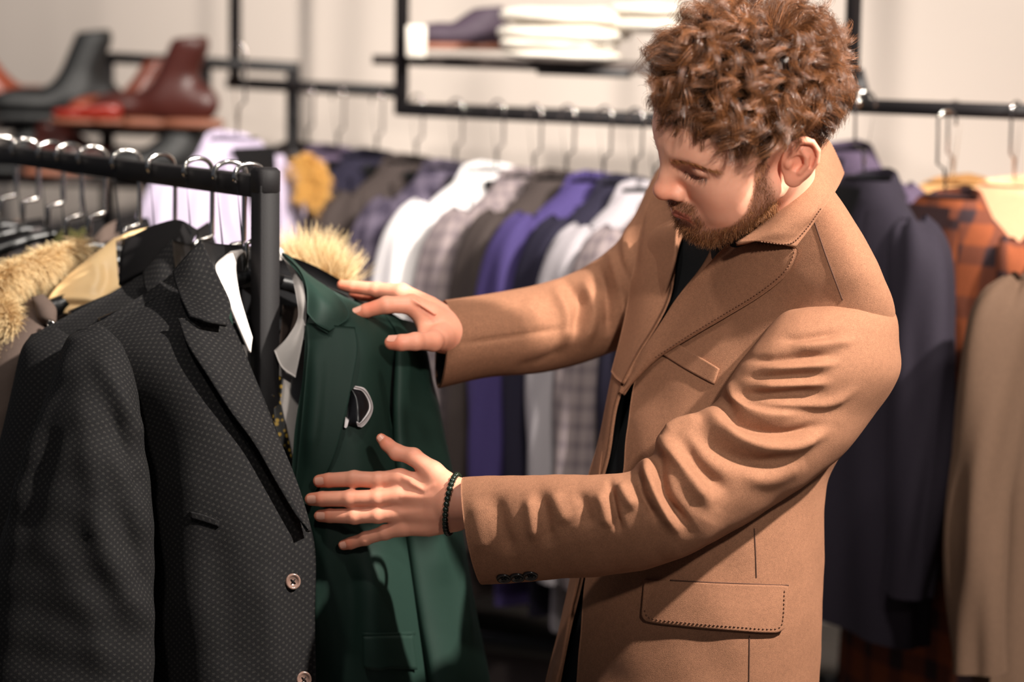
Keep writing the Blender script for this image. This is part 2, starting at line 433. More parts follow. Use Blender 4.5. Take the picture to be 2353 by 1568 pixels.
# ================================================================== the room
def bar(mb, P0, P1, w, h=None, up=(0, 0, 1)):
    P0, P1 = np.asarray(P0, float), np.asarray(P1, float); h = h or w
    X = nrm(P1 - P0); Z = np.array(up, float)
    if abs(X @ Z) > .9: Z = np.array([0, 1.0, 0])
    Y = nrm(np.cross(Z, X)); Z = np.cross(X, Y)
    return mb.box((P0 + P1) / 2, (np.linalg.norm(P1 - P0) / 2, w / 2, h / 2), X, Y, Z)
wl, wr = W(0, 784, 6.5), W(2353, 784, 5.0)
wl[2] = wr[2] = 0
wx = nrm(wr - wl); wn = np.array([wx[1], -wx[0], 0.0])
wc = (wl + wr) / 2
tag(MB().box(wc - wn * .1 + np.array([0, 0, 1.6]), (5.0, .1, 1.6), wx, np.cross([0, 0, 1.0], wx)).build('wall_back', M['wall']), kind='structure')
tag(MB().box((0, 3.0, -.05), (6, 6, .05)).build('floor', M['floor']), kind='structure')
tag(MB().box(wc + wn * .012 + np.array([0, 0, .06]), (5.0, .012, .06), wx, np.cross([0, 0, 1.0], wx)).build('baseboard_back', M['dark_metal']), kind='structure')
# grey pilaster standing out of the wall behind the rails
pc = W(1330, 500, 5.70); pc[2] = 1.6
M['pilaster'] = plain('grey_paint', lin(205, 196, 188), .9, var=.03, scale=3)
tag(MB().box(pc, (.09, .10, 1.6), wx, np.cross([0, 0, 1.0], wx)).build('trim_1', M['pilaster']), kind='structure')

# ================================================================== a hanging tailored jacket (local space, hem at z = 0, front to -y)
def rings(R, nl, nr, th0=math.pi / 2, ex=2.3):
    S = spline(np.array(R, float), nl); th = th0 + np.linspace(0, 2 * np.pi, nr)[None]
    c, s = np.cos(th), np.sin(th); p = 2 / ex; c = np.sign(c) * np.abs(c) ** p; s = np.sign(s) * np.abs(s) ** p
    return np.stack([S[:, 0:1] + S[:, 3:4] * c, S[:, 1:2] + S[:, 4:5] * s, S[:, 2:3] + 0 * c], -1), th
def make_hanger(loc=(0, 0, 0), yaw=0.0, label='', group=None, neck=.76, stem=.13, arms=.20, mat='chrome'):
    h = thing('clothes_hanger', label, 'hanger', (0, 0, 0), group)
    a = np.linspace(-.35, math.pi + .15, 14); r = .019
    arc = [(0, -.002 + r * math.cos(t), neck + stem + r * math.sin(t)) for t in a]
    stemp = [(0, -r - .001, neck + stem - .02), (0, -r, neck + stem * .45), (0, -.004, neck + stem * .38), (0, 0, neck + .01)]
    MB().tube(np.array(arc + stemp), .0024, 8).build('hook', M[mat], h)
    P = np.array([(x, -.004 - .012 * (x / arms) ** 2, neck - .008 - .072 * (abs(x) / arms) ** 1.4) for x in np.linspace(-arms, arms, 15)])
    MB().tube(P, np.interp(np.abs(P[:, 0]), [0, arms], [.007, .009]), 10).build('arms', M['black_plastic'], h)
    h.location = tuple(float(v) for v in loc); h.rotation_euler = (0, 0, yaw)
    return h
def make_jacket(L=.76):
    t = thing('jacket', 'jacket', 'jacket')
    k = L / .76
    body, th = rings([(0, 0, 0, .25, .10), (0, 0, .15 * k, .245, .105), (0, 0, .36 * k, .222, .100), (0, -.005, .55 * k, .228, .112), (0, 0, .63 * k, .222, .100),
                      (0, 0, L - .085, .20, .080), (0, .005, L - .05, .155, .066), (0, .012, L - .018, .095, .058), (0, .016, L, .072, .055)], 60, 73)
    f = np.clip((.62 * k - body[..., 2]) * 4, 0, 1); r_ = .007 * np.sin(5 * th + 1.3) + .006 * np.sin(9 * th + 6 * body[..., 2])
    body = body + grid_normals(body) * (-(r_ * f))[..., None]
    V, Q = grid_mesh(body); build('body', V, Q[:, ::-1], M['grey_wool'], t, uv=grid_uv(body))
    for s in (-1, 1):
        sl, th = rings([(s * .188, 0, L - .055, .02, .03), (s * .205, 0, L - .075, .045, .058), (s * .222, .0, L - .12, .058, .075), (s * .24, -.004, L - .22, .058, .080), (s * .262, -.012, L - .38, .054, .072),
                        (s * .272, -.03, L - .52, .050, .064), (s * .272, -.05, L - .66, .045, .056)], 46, 37, ex=2.1)
        sl = sl + grid_normals(sl) * (.006 * np.sin(3 * th + 9 * sl[..., 2]) + .004 * np.sin(5 * th - 14 * sl[..., 2]))[..., None]
        V, Q = grid_mesh(sl); build('sleeve', V, Q[:, ::-1], M['grey_wool'], t, uv=grid_uv(sl))
        # lapel and collar leaf, lifted off the chest
        n = 14; z = np.linspace(L - .03, .40 * k, n); inn = np.interp(z, [.40 * k, L - .10, L - .03], [.004, .052, .068])
        out = np.interp(z, [.40 * k, .46 * k, L - .16, L - .13, L - .03], [.008, .045, .115, .118, .10])
        g = []
        for i in range(n):
            row = []
            for u in np.linspace(0, 1, 7):
                x = inn[i] + (out[i] - inn[i]) * u; y = -np.interp(z[i], [.36 * k, .55 * k, .63 * k, L - .085, L - .03], [.102, .120, .104, .086, .066]) * (1 - .55 * (x / .25) ** 2) - .007 - .004 * math.sin(u * 3.1)
                row.append((s * x, y, z[i]))
            g.append(row)
        V, Q = grid_mesh(np.array(g), flip=s < 0); build('lapel', V, Q, M['grey_wool'], t, uv=grid_uv(np.array(g)))
    g = []
    for z in np.linspace(L - .012, .42 * k, 12):
        w_ = float(np.interp(z, [.42 * k, L - .10, L - .012], [.010, .066, .070])); yb = float(np.interp(z, [.36 * k, .55 * k, .63 * k, L - .085, L - .03, L], [.102, .120, .104, .086, .066, .060]))
        g.append([(x_ * w_, -yb * (1 - .55 * (x_ * w_ / .25) ** 2) - .004, z) for x_ in np.linspace(-1, 1, 7)])
    V, Q = grid_mesh(np.array(g)); build('lining', V, Q, M['lining'], t)
    g = [[(x_ * r_, .016 + y_ * r_ * .78, z) for x_, y_ in [(math.cos(q_), math.sin(q_)) for q_ in np.linspace(0, 2 * np.pi, 21)]] for r_, z in ((.072, L + .004), (.03, L - .01), (.001, L - .012))]
    V, Q = grid_mesh(np.array(g)); build('lining', V, Q, M['lining'], t)
    a = np.linspace(-2.5, 2.5, 25); cg = []
    for w_, zz, yy in ((.070, .004, .0), (.066, .020, .004), (.073, .019, .004), (.100, -.022, 0)):
        cg.append([(w_ * math.sin(t_), .016 + w_ * .85 * math.cos(t_), L + zz - .02 * abs(t_) / 2.5 - (.03 * max(0, abs(t_) - 1.2))) for t_ in a])
    V, Q = grid_mesh(np.array(cg)); build('collar', V, Q, M['grey_wool'], t, uv=grid_uv(np.array(cg)))
    for z in (.36 * k, .26 * k):
        b = MB(); aa = np.linspace(0, 2 * np.pi, 12, endpoint=False)
        R0 = [(0.018 + .010 * math.cos(x), -.112, z + .010 * math.sin(x)) for x in aa]; R1 = [(.018 + .008 * math.cos(x), -.117, z + .008 * math.sin(x)) for x in aa]
        V, Q = grid_mesh(np.array([R0, R1, [(.018, -.116, z)] * 12]), closed=True); b.add(V, Q); b.build('button', M['button'], t)
    return t
def paint(root, mat, lining=False):
    for ch in root.children:
        if ch.name.split('.')[0] in (('button',) if lining else ('button', 'lining')): continue
        ch.material_slots[0].link = 'OBJECT'; ch.material_slots[0].material = mat
PROTO = {.76: make_jacket(.76), .98: make_jacket(.98)}; PROTO_USED = set()
def place_jacket(px, py, d, yaw, mat, name, label, L=.76, cat='jacket', group='jackets on the back rail', hanger=None, tilt=0.0, stem=.13):
    j = PROTO[L] if L not in PROTO_USED else copy_tree(PROTO[L]); PROTO_USED.add(L)
    P = W(px, py, d); j.name = name; tag(j, label, cat, group)
    j.location = tuple(P - np.array([0, 0, L])); j.rotation_euler = (0, tilt, math.radians(yaw)); j.scale = (1, .62, 1); paint(j, mat, cat == 'shirt')
    if hanger: make_hanger(P - np.array([0, 0, .76]), math.radians(yaw), hanger, 'hangers on the back rails', stem=stem, arms=.15)
    return j

# ================================================================== ceiling-hung rails with shelf
def hung_rail(label, pts, rods, thick=.022, name='hanging_rail'):
    P = [W(*p) for p in pts]; t = thing(name, label, 'clothes rail', (P[0][0], P[0][1], 0))
    b = MB(); bar(b, P[0], P[1], thick); b.build('rail', M['dark_metal'], t)
    for p in rods:
        A = W(*p); B = A.copy(); B[2] = 3.2; b = MB(); bar(b, A - np.array([0, 0, .012]), B, thick); b.build('drop_rod', M['dark_metal'], t)
    return t
rail_left = hung_rail('thin black ceiling-hung rail above the lavender jacket at upper left', [(530, 190, 5.6), (925, 211, 5.15)], [(540, 190, 5.6)], .026)
rail_mid = hung_rail('black ceiling-hung rail behind the man carrying the row of suit jackets', [(925, 250, 4.95), (1800, 290, 4.35)], [(922, 250, 4.95)], .028)
rail_right = hung_rail('black ceiling-hung rail at right above navy and brown coats', [(1955, 243, 4.35), (2700, 270, 4.05)], [(1954, 243, 4.35)], .026)
b = MB(); e0 = W(1950, 200, 4.36); bar(b, W(1962, 165, 4.36), W(1980, 240, 4.36), .03, .05); b.build('bracket', M['dark_metal'], rail_right)
b = MB(); bar(b, W(1963, 233, 4.32), W(1978, 237, 4.32), .016); b.build('end_cap', M['chrome'], rail_right)
# wall shelf above the middle rail
t = thing('wall_shelf', 'dark shelf board above the middle rail holding folded white knitwear', 'shelf', W(1160, 150, 5.0))
sa, sb = W(868, 137, 5.05), W(1750, 170, 4.6); ax = nrm(sb - sa); ay = np.cross([0, 0, 1.0], ax)
MB().box((sa + sb) / 2 + ay * .13, (np.linalg.norm(sb - sa) / 2, .15, .010), ax, ay).build('board', M['shelf'], t)
MB().box(W(1330, 166, 4.72) + ay * .02, (.10, .012, .008), ax, ay).build('bracket', M['dark_metal'], t)
def blob(c, r, seed, amp=.006, ex=3.0, X=(1, 0, 0), nl=26, nr=40):
    X = nrm(np.array(X, float)); Y = np.cross([0, 0, 1.0], X); Z = np.array([0, 0, 1.0])
    u = np.linspace(-1, 1, nl) * math.pi / 2; v = np.linspace(0, 2 * np.pi, nr); sp = lambda w_: np.sign(w_) * np.abs(w_) ** (2 / ex)
    cu, su = np.abs(np.cos(u)) ** (2 / ex), sp(np.sin(u))
    g = np.array(c) + (su[:, None] * r[0])[..., None] * X + (cu[:, None] * sp(np.cos(v))[None] * r[1])[..., None] * Y + (cu[:, None] * sp(np.sin(v))[None] * r[2])[..., None] * Z
    return wobble(g, amp, 28, seed)
M['cream_knit'] = cloth('cream_knit', lin(232, 224, 212), fuzz=500, var=.06, bmp=.3)
for i, (px, py, rx, rz, lab) in enumerate([(1290, 114, .108, .020, 'cream folded knit sweater lying directly on the wall shelf'), (1300, 58, .125, .034, 'thicker cream folded knit sweater on top of another on the wall shelf'),
                                           (1520, 40, .09, .03, 'pale folded garment on the wall shelf just left of the man\'s hair')]):
    t = thing('folded_sweater', lab, 'sweater', W(px, py + 20, 4.75), 'folded knitwear on the wall shelf')
    for k in (-1, 1):
        g = blob(W(px, py, 4.75) + np.array([0, 0, k * rz * .5]), (rx * (1 - .04 * (k > 0)), .12, rz * .56), 20 + 3 * i + k, .005, 2.6, ax)
        V, Q = grid_mesh(g); build('fold', V, Q[:, ::-1], M['cream_knit'], t)
# shoe on the shelf
def make_shoe(name, label, loc, yaw, mu, ms, high=0.0, sc=1.0, cat='shoe', group=None):
    t = thing(name, label, cat, (0, 0, 0), group)
    foot = lambda P: smin(smin(s_ell(P, (.06, 0, .035), (.085, .040, .032)), s_ell(P, (-.065, 0, .045), (.065, .034, .045)), .05), s_cap(P, (-.02, 0, .05), (-.07, 0, .075 + high), .038, .036 + .01 * high), .03)
    fn = lambda P: smax(smax(foot(P), .012 - P[..., 2], .004), P[..., 2] - (.088 + high) - .1 * (-P[..., 0] - .06), .006)
    V, Q = nets(fn, (-.15, -.06, -.01), (.16, .06, .16 + high), .007)
    build('upper', V * sc, Q, mu, t)
    sole = lambda P: smax(np.minimum(s_ell(P, (.055, 0, .005), (.098, .046, .03)), s_ell(P, (-.07, 0, .005), (.07, .039, .03))), np.abs(P[..., 2] - .006) - .009, .003)
    V, Q = nets(sole, (-.15, -.06, -.02), (.17, .06, .03), .006); build('sole', V * sc, Q, ms, t)
    lc = MB()
    for i in range(4):
        x = .012 - i * .014; z = .066 + i * .007; lc.tube([(x, -.024, z), (x, 0, z + .010), (x, .024, z)], .0022, 6)
    V = np.concatenate(lc.V) * sc; build('laces', V, [np.concatenate(lc.Q), np.concatenate(lc.T)], ms, t)
    t.location = tuple(float(v) for v in loc); t.rotation_euler = (0, 0, math.radians(yaw)); return t
M['aubergine'] = plain('aubergine_suede', lin(58, 44, 58), .7, 0, .2, 60)
M['tan_sole'] = plain('tan_sole', lin(128, 78, 58), .5)
M['brown_leather'] = plain('brown_leather', lin(120, 48, 22), .35, 0, .3, 18)
M['dark_brown_leather'] = plain('dark_brown_leather', lin(66, 26, 20), .4, 0, .3, 18)
M['black_leather'] = plain('black_leather', lin(11, 11, 12), .55, 0, .3, 18)
M['red_leather'] = plain('red_leather', lin(130, 34, 22), .35, 0, .2, 18)
make_shoe('dress_shoe', 'dark aubergine shoe with brown sole on the wall shelf beside folded sweaters', W(1068, 112, 4.9), 200, M['aubergine'], M['tan_sole'], .02, .78)
bx = thing('small_box', 'small white box standing beside the upright on the wall shelf', 'box', W(957, 128, 4.85))
MB().box(W(957, 95, 4.85), (.020, .02, .032), bev=.003).build('carton', M['cream_knit'], bx); MB().box(W(957, 66, 4.85), (.016, .016, .006), bev=.002).build('lid', M['shirt'], bx)

# low dark bench under the middle rail
t = thing('display_bench', 'low dark wooden bench under the row of hanging suit jackets', 'bench', (W(1250, 1500, 4.9)[0], W(1250, 1500, 4.9)[1], 0))
bc = W(1480, 1500, 4.82); bc[2] = 0; bx_ = nrm(np.array([.9, -.42, 0])); by_ = np.cross(ZUP := np.array([0, 0, 1.0]), bx_)
MB().box(bc + ZUP * .52, (1.45, .20, .020), bx_, by_, bev=.003).build('top', M['black_plastic'], t)
M['bench'] = plain('dark_stained_wood', lin(62, 50, 46), .6, 0, .2, 14)
MB().box(bc + ZUP * .29, (1.40, .17, .21), bx_, by_, bev=.003).build('cabinet', M['bench'], t)
for sx in (-1, 1):
    for sy in (-1, 1): MB().box(bc + bx_ * 1.36 * sx + by_ * .14 * sy + ZUP * .04, (.025, .025, .04), bx_, by_).build('leg', M['black_plastic'], t)

# ================================================================== shoe display at upper left
t = thing('shoe_display_frame', 'dark metal display frame with shelves of boots at upper left', 'display stand', (W(245, 300, 5.7)[0], W(245, 300, 5.7)[1], 0))
D1 = 5.75
A, B_ = W(243, 132, D1), W(682, 156, D1 - .25)
b = MB(); bar(b, A, B_, .026); b.build('top_bar', M['dark_metal'], t)
for (px, py, d) in ((246, 130, D1), (469, 146, D1 - .12), (674, 156, D1 - .25), (-120, 112, D1 + .2)):
    P = W(px, py, d); Q0 = P.copy(); Q0[2] = 0; b = MB(); bar(b, P, Q0, .03); b.build('post', M['dark_metal'], t)
for py in (286, 405):
    P, Q0 = W(-120, py - 6, D1 + .05), W(440, py + 14, D1 - .12); X = nrm(Q0 - P); b = MB(); b.box((P + Q0) / 2, (np.linalg.norm(Q0 - P) / 2, .14, .011), X, np.cross([0, 0, 1.0], X)); b.build('shelf_board', M['shelf'], t)
for (px, py, d, yaw, mu, hi, sc, nm, lab) in [
    (15, 268, 5.65, 30, 'brown_leather', .05, 1.1, 'ankle_boot', 'orange-brown leather boot at the far left end of the shoe display'),
    (140, 275, 5.6, 200, 'black_leather', .095, 1.12, 'ankle_boot', 'black leather boot on the shoe display beside a red shoe'),
    (205, 282, 5.45, 170, 'red_leather', -.02, .6, 'low_shoe', 'small red leather shoe in front of the black boot on the display'),
    (300, 284, 5.6, 200, 'brown_leather', .06, 1.0, 'ankle_boot', 'orange-brown leather boot just right of the display post'),
    (362, 288, 5.5, 165, 'dark_brown_leather', .085, 1.15, 'ankle_boot', 'tall dark brown leather boot under the display top bar'),
    (30, 395, 5.6, 190, 'black_leather', .04, 1.0, 'ankle_boot', 'black boot on the lower display shelf at far left'),
    (190, 400, 5.6, 20, 'dark_brown_leather', .03, 1.0, 'ankle_boot', 'brown boot on the lower display shelf seen under the upper boots'),
    (365, 408, 5.5, 200, 'black_leather', .04, 1.0, 'ankle_boot', 'black boot on the lower display shelf beside the lavender jacket')]:
    make_shoe(nm, lab, W(px, py, d), yaw, M[mu], M['tan_sole'] if mu != 'black_leather' else M['black_leather'], hi, sc, 'shoe', 'boots on the shoe display')

# ================================================================== jackets behind
C_ = {}
def jm(key, rgb, **k): C_[key] = cloth(key, lin(*rgb), **k); return C_[key]
jm('lavender_cloth', (176, 164, 186), var=.05, fuzz=600); jm('white_linen', (208, 204, 204), var=.04, fuzz=600)
jm('grey_plaid', (126, 114, 114), pattern='plaid', pc=lin(96, 86, 90), psize=.032, var=.1); jm('brown_grey', (54, 46, 44)); jm('indigo', (58, 48, 92)); jm('navy', (28, 25, 40))
jm('light_grey', (146, 140, 144), var=.06); jm('purple_grey', (76, 64, 82)); jm('dark_brown', (40, 34, 34)); jm('navy_plaid', (50, 44, 58), pattern='plaid', pc=lin(86, 78, 92), psize=.06)
jm('navy_coat', (33, 28, 37)); jm('brown_coat', (76, 57, 44)); jm('brick_plaid', (120, 62, 36), pattern='plaid', pc=lin(40, 30, 34), psize=.09); jm('tan_shirt', (228, 180, 122), var=.1, fuzz=300); jm('peach_shirt', (222, 168, 132), var=.1, fuzz=300)
jm('mustard', (214, 160, 78))
place_jacket(545, 322, 4.75, 60, C_['lavender_cloth'], 'lavender_jacket', 'pale lavender jacket hanging behind the front rail hooks', hanger='steel hanger carrying the pale lavender jacket', stem=.17)
row = [(705, 345, 5.25, 'dark_brown', 'dark brown jacket hanging just right of the lavender jacket'), (775, 352, 5.15, 'purple_grey', 'purple-grey jacket beside the golden fur scarf on the middle rail'),
       (865, 362, 5.05, 'navy', 'very dark navy jacket third from left of the middle rail'), (955, 375, 4.95, 'brown_grey', 'broad brown-grey jacket left of the white jacket'),
       (1045, 388, 4.85, 'navy_plaid', 'dark navy checked jacket directly behind the white jacket'), (1140, 395, 4.72, 'white_linen', 'white linen jacket standing out in the row behind'),
       (1225, 408, 4.64, 'grey_plaid', 'light grey checked jacket next to the white jacket'), (1300, 412, 4.56, 'brown_grey', 'brown-grey jacket between the checked and the indigo jacket'),
       (1385, 418, 4.46, 'indigo', 'violet-blue jacket on the middle rail above the man\'s far sleeve'), (1455, 425, 4.40, 'navy', 'dark navy jacket between the violet-blue and the light grey jacket'),
       (1500, 440, 4.32, 'light_grey', 'plain light grey jacket behind the man\'s far shoulder'), (1590, 445, 4.24, 'grey_plaid', 'grey checked jacket mostly hidden behind the man\'s chest'), (1680, 450, 4.16, 'navy', 'navy jacket hidden behind the man\'s back')]
for i, (px, py, d, mk, lab) in enumerate(row):
    place_jacket(px, py, d, 46 + 3 * math.sin(i * 2.1), C_[mk], 'suit_jacket', lab, hanger='hanger of the ' + lab.replace('standing out in', 'in').replace('hanging ', ''), stem=.12)
place_jacket(1985, 412, 4.12, -72, C_['navy_coat'], 'navy_jacket', 'dark navy jacket hanging right behind the man\'s shoulder', group='garments on the right rail', L=.76, hanger='hanger of the dark navy jacket at right')
place_jacket(1925, 345, 4.45, -60, C_['purple_grey'], 'purple_jacket', 'purple-grey jacket peeking out beside the man\'s collar', group='garments on the right rail')
place_jacket(2172, 455, 4.13, -64, C_['brick_plaid'], 'plaid_overshirt', 'brick-orange checked overshirt between navy and brown coats', L=.98, cat='shirt', group='garments on the right rail', hanger='hanger of the brick checked overshirt')
place_jacket(2190, 425, 4.32, -50, C_['tan_shirt'], 'tan_shirt', 'golden tan shirt on a wide black hanger at right', L=.76, cat='shirt', group='garments on the right rail', hanger='wide black hanger of the golden tan shirt')
place_jacket(2330, 430, 4.20, -38, C_['peach_shirt'], 'peach_shirt', 'peach tan shirt at the right picture edge', L=.76, cat='shirt', group='garments on the right rail', hanger='wide black hanger at the right picture edge')
place_jacket(2520, 545, 3.85, 38, C_['brown_coat'], 'brown_coat', 'long brown wool coat at the right picture edge', L=.98, cat='coat', group='garments on the right rail', hanger='hanger of the long brown coat at right edge', stem=.2)
# ================================================================== strands (hair, fur)
def strand_mesh(P, r, tip=.25, sides=3):
    """P (n,k,3) strand paths, r (n,) root radius -> vertices, quads, per-vertex strand number"""
    n, k, _ = P.shape; T = nrm(np.gradient(P, axis=1)); a = nrm(np.random.default_rng(1).normal(size=(n, 1, 3)))
    N = nrm(np.cross(T, a)); B = np.cross(T, N); tp = (1 - (1 - tip) * np.linspace(0, 1, k) ** 1.5)[None, :, None]
    R = np.asarray(r, float)[:, None, None] * tp; th = np.arange(sides) * 2 * np.pi / sides
    g = P[:, :, None] + R[..., None] * (np.cos(th)[None, None, :, None] * N[:, :, None] + np.sin(th)[None, None, :, None] * B[:, :, None])
    V = g.reshape(-1, 3); i = np.arange(n)[:, None, None] * k * sides; j = np.arange(k - 1)[None, :, None] * sides; s = np.arange(sides)[None, None]
    Q = np.stack(np.broadcast_arrays(i + j + s, i + j + (s + 1) % sides, i + j + sides + (s + 1) % sides, i + j + sides + s), -1).reshape(-1, 4)
    return V, Q
def hair_mat(name, dark, light, rough=.38, spec=.5):
    mt, nt, b = new_mat(name); at = nt.nodes.new('ShaderNodeAttribute'); at.attribute_name = 'tint'
    c = mixc(nt, at.outputs['Fac'], dark, light); nt.links.new(c, b.inputs['Base Color'])
    b.inputs['Roughness'].default_value = rough; b.inputs['Specular IOR Level'].default_value = spec; return mt
M['fur'] = hair_mat('blond_fur', lin(176, 126, 62), lin(250, 226, 178), .6)
M['dark_fur'] = hair_mat('black_fur', lin(10, 9, 10), lin(60, 54, 54), .4)
def fur_tube(name, path, rad, n, ln, mat, parent, seed=0, droop=.4, r=.0005, k=6):
    """fur trim: a soft roll following a path, thickly set with hairs; bare roll inside keeps it solid"""
    g = np.random.default_rng(seed); P = spline(np.array(path, float), 200); P = W(P[:, 0], P[:, 1], P[:, 2]); T = nrm(np.gradient(P, axis=0))
    i = g.integers(0, 200, n); a = nrm(g.normal(size=(n, 3))); a = nrm(a - T[i] * (a * T[i]).sum(-1, keepdims=True))
    c = P[i] + a * rad * .55; L = ln * g.uniform(.55, 1.25, n)[:, None, None]; s = np.linspace(0, 1, k)[None, :, None]
    dr = nrm(a + .5 * g.normal(size=(n, 3)) * .6 + T[i] * g.normal(size=(n, 1)) * .3)
    cl = np.sin(i[:, None] * .13 + a * 3) * .5
    path_ = c[:, None] + L * (s * dr[:, None] + s ** 2 * (np.array([0, 0, -droop]) + .35 * cl)[:, None])
    V, Q = strand_mesh(path_, np.full(n, r)); tint = np.repeat(np.clip(g.normal(.55, .28, n), 0, 1), k * 3)
    tint = np.clip(tint + np.tile(np.repeat(np.linspace(-.25, .3, k), 3), n), 0, 1)
    gc = tube_grid(P[::5], rad * .6, 14); Vc, Qc = grid_mesh(gc, closed=True)
    o = build(name, np.concatenate([V, Vc]), np.concatenate([Q, Qc + len(V)]), mat, parent, attrs={'tint': np.concatenate([tint, np.full(len(Vc), .35)])})
    return tag(o, kind='stuff')

# ================================================================== front rail
AX = np.array([-math.cos(math.radians(57)), math.sin(math.radians(57)), 0.0])      # along the rail, away to the left
UX = np.array([AX[1] * -1, AX[0], 0.0]); UX = UX if UX[1] < 0 else -UX               # across the rail, towards the camera
ZZ = np.array([0, 0, 1.0])
pc = W(610, 430, 3.27); RZ = pc[2]
rack = thing('garment_rack', 'black square-tube garment rack in the foreground, end post and top rail', 'garment rack', (pc[0], pc[1], 0))
b = MB(); b.box((pc[0], pc[1], (RZ - .008) / 2 + .012), (.015, .015, (RZ - .008) / 2), -AX, UX, ZZ, bev=.0015); b.build('post', M['black_metal'], rack)
b = MB(); b.box((pc[0], pc[1], RZ + .008), (.0165, .0165, .0185), -AX, UX, ZZ, bev=.005); b.build('post_cap', M['black_metal'], rack)
b = MB(); b.box(np.array([pc[0], pc[1], RZ]) + AX * .79, (.775, .0145, .0145), AX, UX, ZZ, bev=.001); b.build('rail', M['black_metal'], rack)
e = pc + AX * 1.58; b = MB(); b.box((e[0], e[1], RZ / 2 + .012), (.015, .015, RZ / 2), -AX, UX, ZZ, bev=.0015); b.build('post', M['black_metal'], rack)
for q in (pc, e):
    b = MB(); b.box((q[0], q[1], .014), (.022, .26, .014), -AX, UX, ZZ, bev=.004); b.build('foot', M['black_metal'], rack)
def on_rail(px):
    lo, hi = 0.0, 1.6
    for _ in range(40):
        mid = (lo + hi) / 2; x, _, _ = PXY(np.array([pc[0], pc[1], RZ]) + AX * mid); lo, hi = (mid, hi) if x > px else (lo, mid)
    return np.array([pc[0], pc[1], RZ]) + AX * lo
hooks = [(573, .075, 'nearest the post, carrying the front charcoal jacket'), (528, .085, 'second from the post, carrying the rear charcoal jacket'), (455, .085, 'third from the post above black velvet'),
         (370, .09, 'fourth from the post above the golden lining'), (290, .085, 'fifth from the post on the front rail'), (212, .075, 'sixth from the post above the olive jacket'), (158, .085, 'seventh from the post on the front rail'),
         (116, .07, 'eighth from the post on the front rail'), (58, .07, 'ninth from the post on the front rail'), (8, .07, 'tenth from the post at the left picture edge')]
for i, (px, drop, lab) in enumerate(hooks):
    C0 = on_rail(px); h = thing('clothes_hanger', 'chrome hook hanger ' + lab, 'hanger', C0 - ZZ * .2, 'hangers on the front rail')
    tw = AX * .010 * math.sin(i * 1.7)
    pts = []
    for a in np.linspace(-.55, math.pi, 16): pts.append(C0 + UX * (.0225 * math.cos(a)) + ZZ * (.0165 + .0165 * math.sin(a) - .004) + tw * math.cos(a) * .4)
    pts += [C0 - UX * .0225 - ZZ * .02, C0 - UX * .022 - ZZ * (drop * .95), C0 - UX * .019 - ZZ * drop, C0 - UX * .004 - ZZ * (drop + .002), C0 + UX * .004 - ZZ * (drop + .006), C0 + UX * .005 - ZZ * (drop + .045)]
    MB().tube(np.array(pts), .0036, 10).build('hook', M['chrome'], h)
    q = C0 - ZZ * (drop + .05); sh = .19
    P = np.array([q + UX * x - ZZ * (.06 * (abs(x) / sh) ** 1.3) - AX * .0 for x in np.linspace(-sh, sh, 13)])
    MB().tube(P, np.interp(np.abs(np.linspace(-sh, sh, 13)), [0, sh], [.009, .016]), 10).build('arms', M['black_plastic'], h)

# ================================================================== front charcoal jacket
t = thing('charcoal_jacket', 'charcoal birdseye wool jacket in front of the post, peaked lapel and smoky button', 'jacket', W(450, 1950, 3.2), 'charcoal birdseye jackets')
front = netw([[(186, 764, 3.175), (255, 724, 3.19), (325, 679, 3.215), (400, 630, 3.25)],
              [(245, 835, 3.14), (335, 802, 3.13), (425, 775, 3.14), (500, 690, 3.20)],
              [(318, 980, 3.135), (420, 955, 3.10), (510, 940, 3.105), (596, 890, 3.16)],
              [(338, 1120, 3.135), (450, 1110, 3.09), (575, 1115, 3.10), (672, 1090, 3.145)],
              [(345, 1250, 3.135), (465, 1250, 3.085), (600, 1250, 3.095), (722, 1245, 3.14)],
              [(345, 1420, 3.14), (465, 1420, 3.085), (605, 1420, 3.095), (724, 1420, 3.14)],
              [(345, 1620, 3.15), (470, 1620, 3.09), (610, 1620, 3.10), (726, 1620, 3.15)],
              [(340, 1980, 3.16), (470, 1990, 3.10), (610, 1995, 3.11), (715, 1990, 3.16)]], 120, 70)
front = sculpt(front, [([(395, 660), (243, 757)], 5, -.0022), ([(430, 1000), (420, 1200), (440, 1500)], 45, .006), ([(600, 1300), (630, 1450), (640, 1600)], 40, .005), ([(480, 1180), (520, 1400), (540, 1600)], 50, -.006)])
put_sheet('front_panel', front, .004, M['charcoal'], t)
ft = bvh(front)
back = netw([[(186, 764, 3.18), (330, 690, 3.24), (430, 610, 3.30), (560, 590, 3.38), (700, 640, 3.44), (900, 760, 3.50)],
             [(150, 1000, 3.22), (330, 1000, 3.30), (430, 1000, 3.36), (560, 1000, 3.41), (700, 1000, 3.47), (880, 1000, 3.53)],
             [(160, 1400, 3.22), (330, 1400, 3.30), (430, 1400, 3.36), (560, 1400, 3.42), (700, 1400, 3.48), (890, 1400, 3.54)],
             [(160, 1950, 3.22), (330, 1950, 3.30), (430, 1950, 3.36), (560, 1950, 3.42), (700, 1950, 3.48), (890, 1950, 3.54)]], 40, 50)
put_sheet('back_panel', back, .004, M['charcoal'], t)
slv = loft_px([(176, 760, 236, 748, 3.17, 3.17, .015), (150, 785, 290, 805, 3.16, 3.15, .045), (118, 870, 314, 900, 3.14, 3.12, .062), (92, 950, 326, 1000, 3.12, 3.11, .065), (58, 1050, 343, 1085, 3.11, 3.10, .066),
               (14, 1200, 354, 1200, 3.10, 3.10, .064), (-25, 1360, 355, 1350, 3.10, 3.10, .06), (-50, 1560, 354, 1550, 3.10, 3.10, .055), (-40, 1860, 335, 1860, 3.09, 3.10, .05)], 150, 100, ex=2.3)
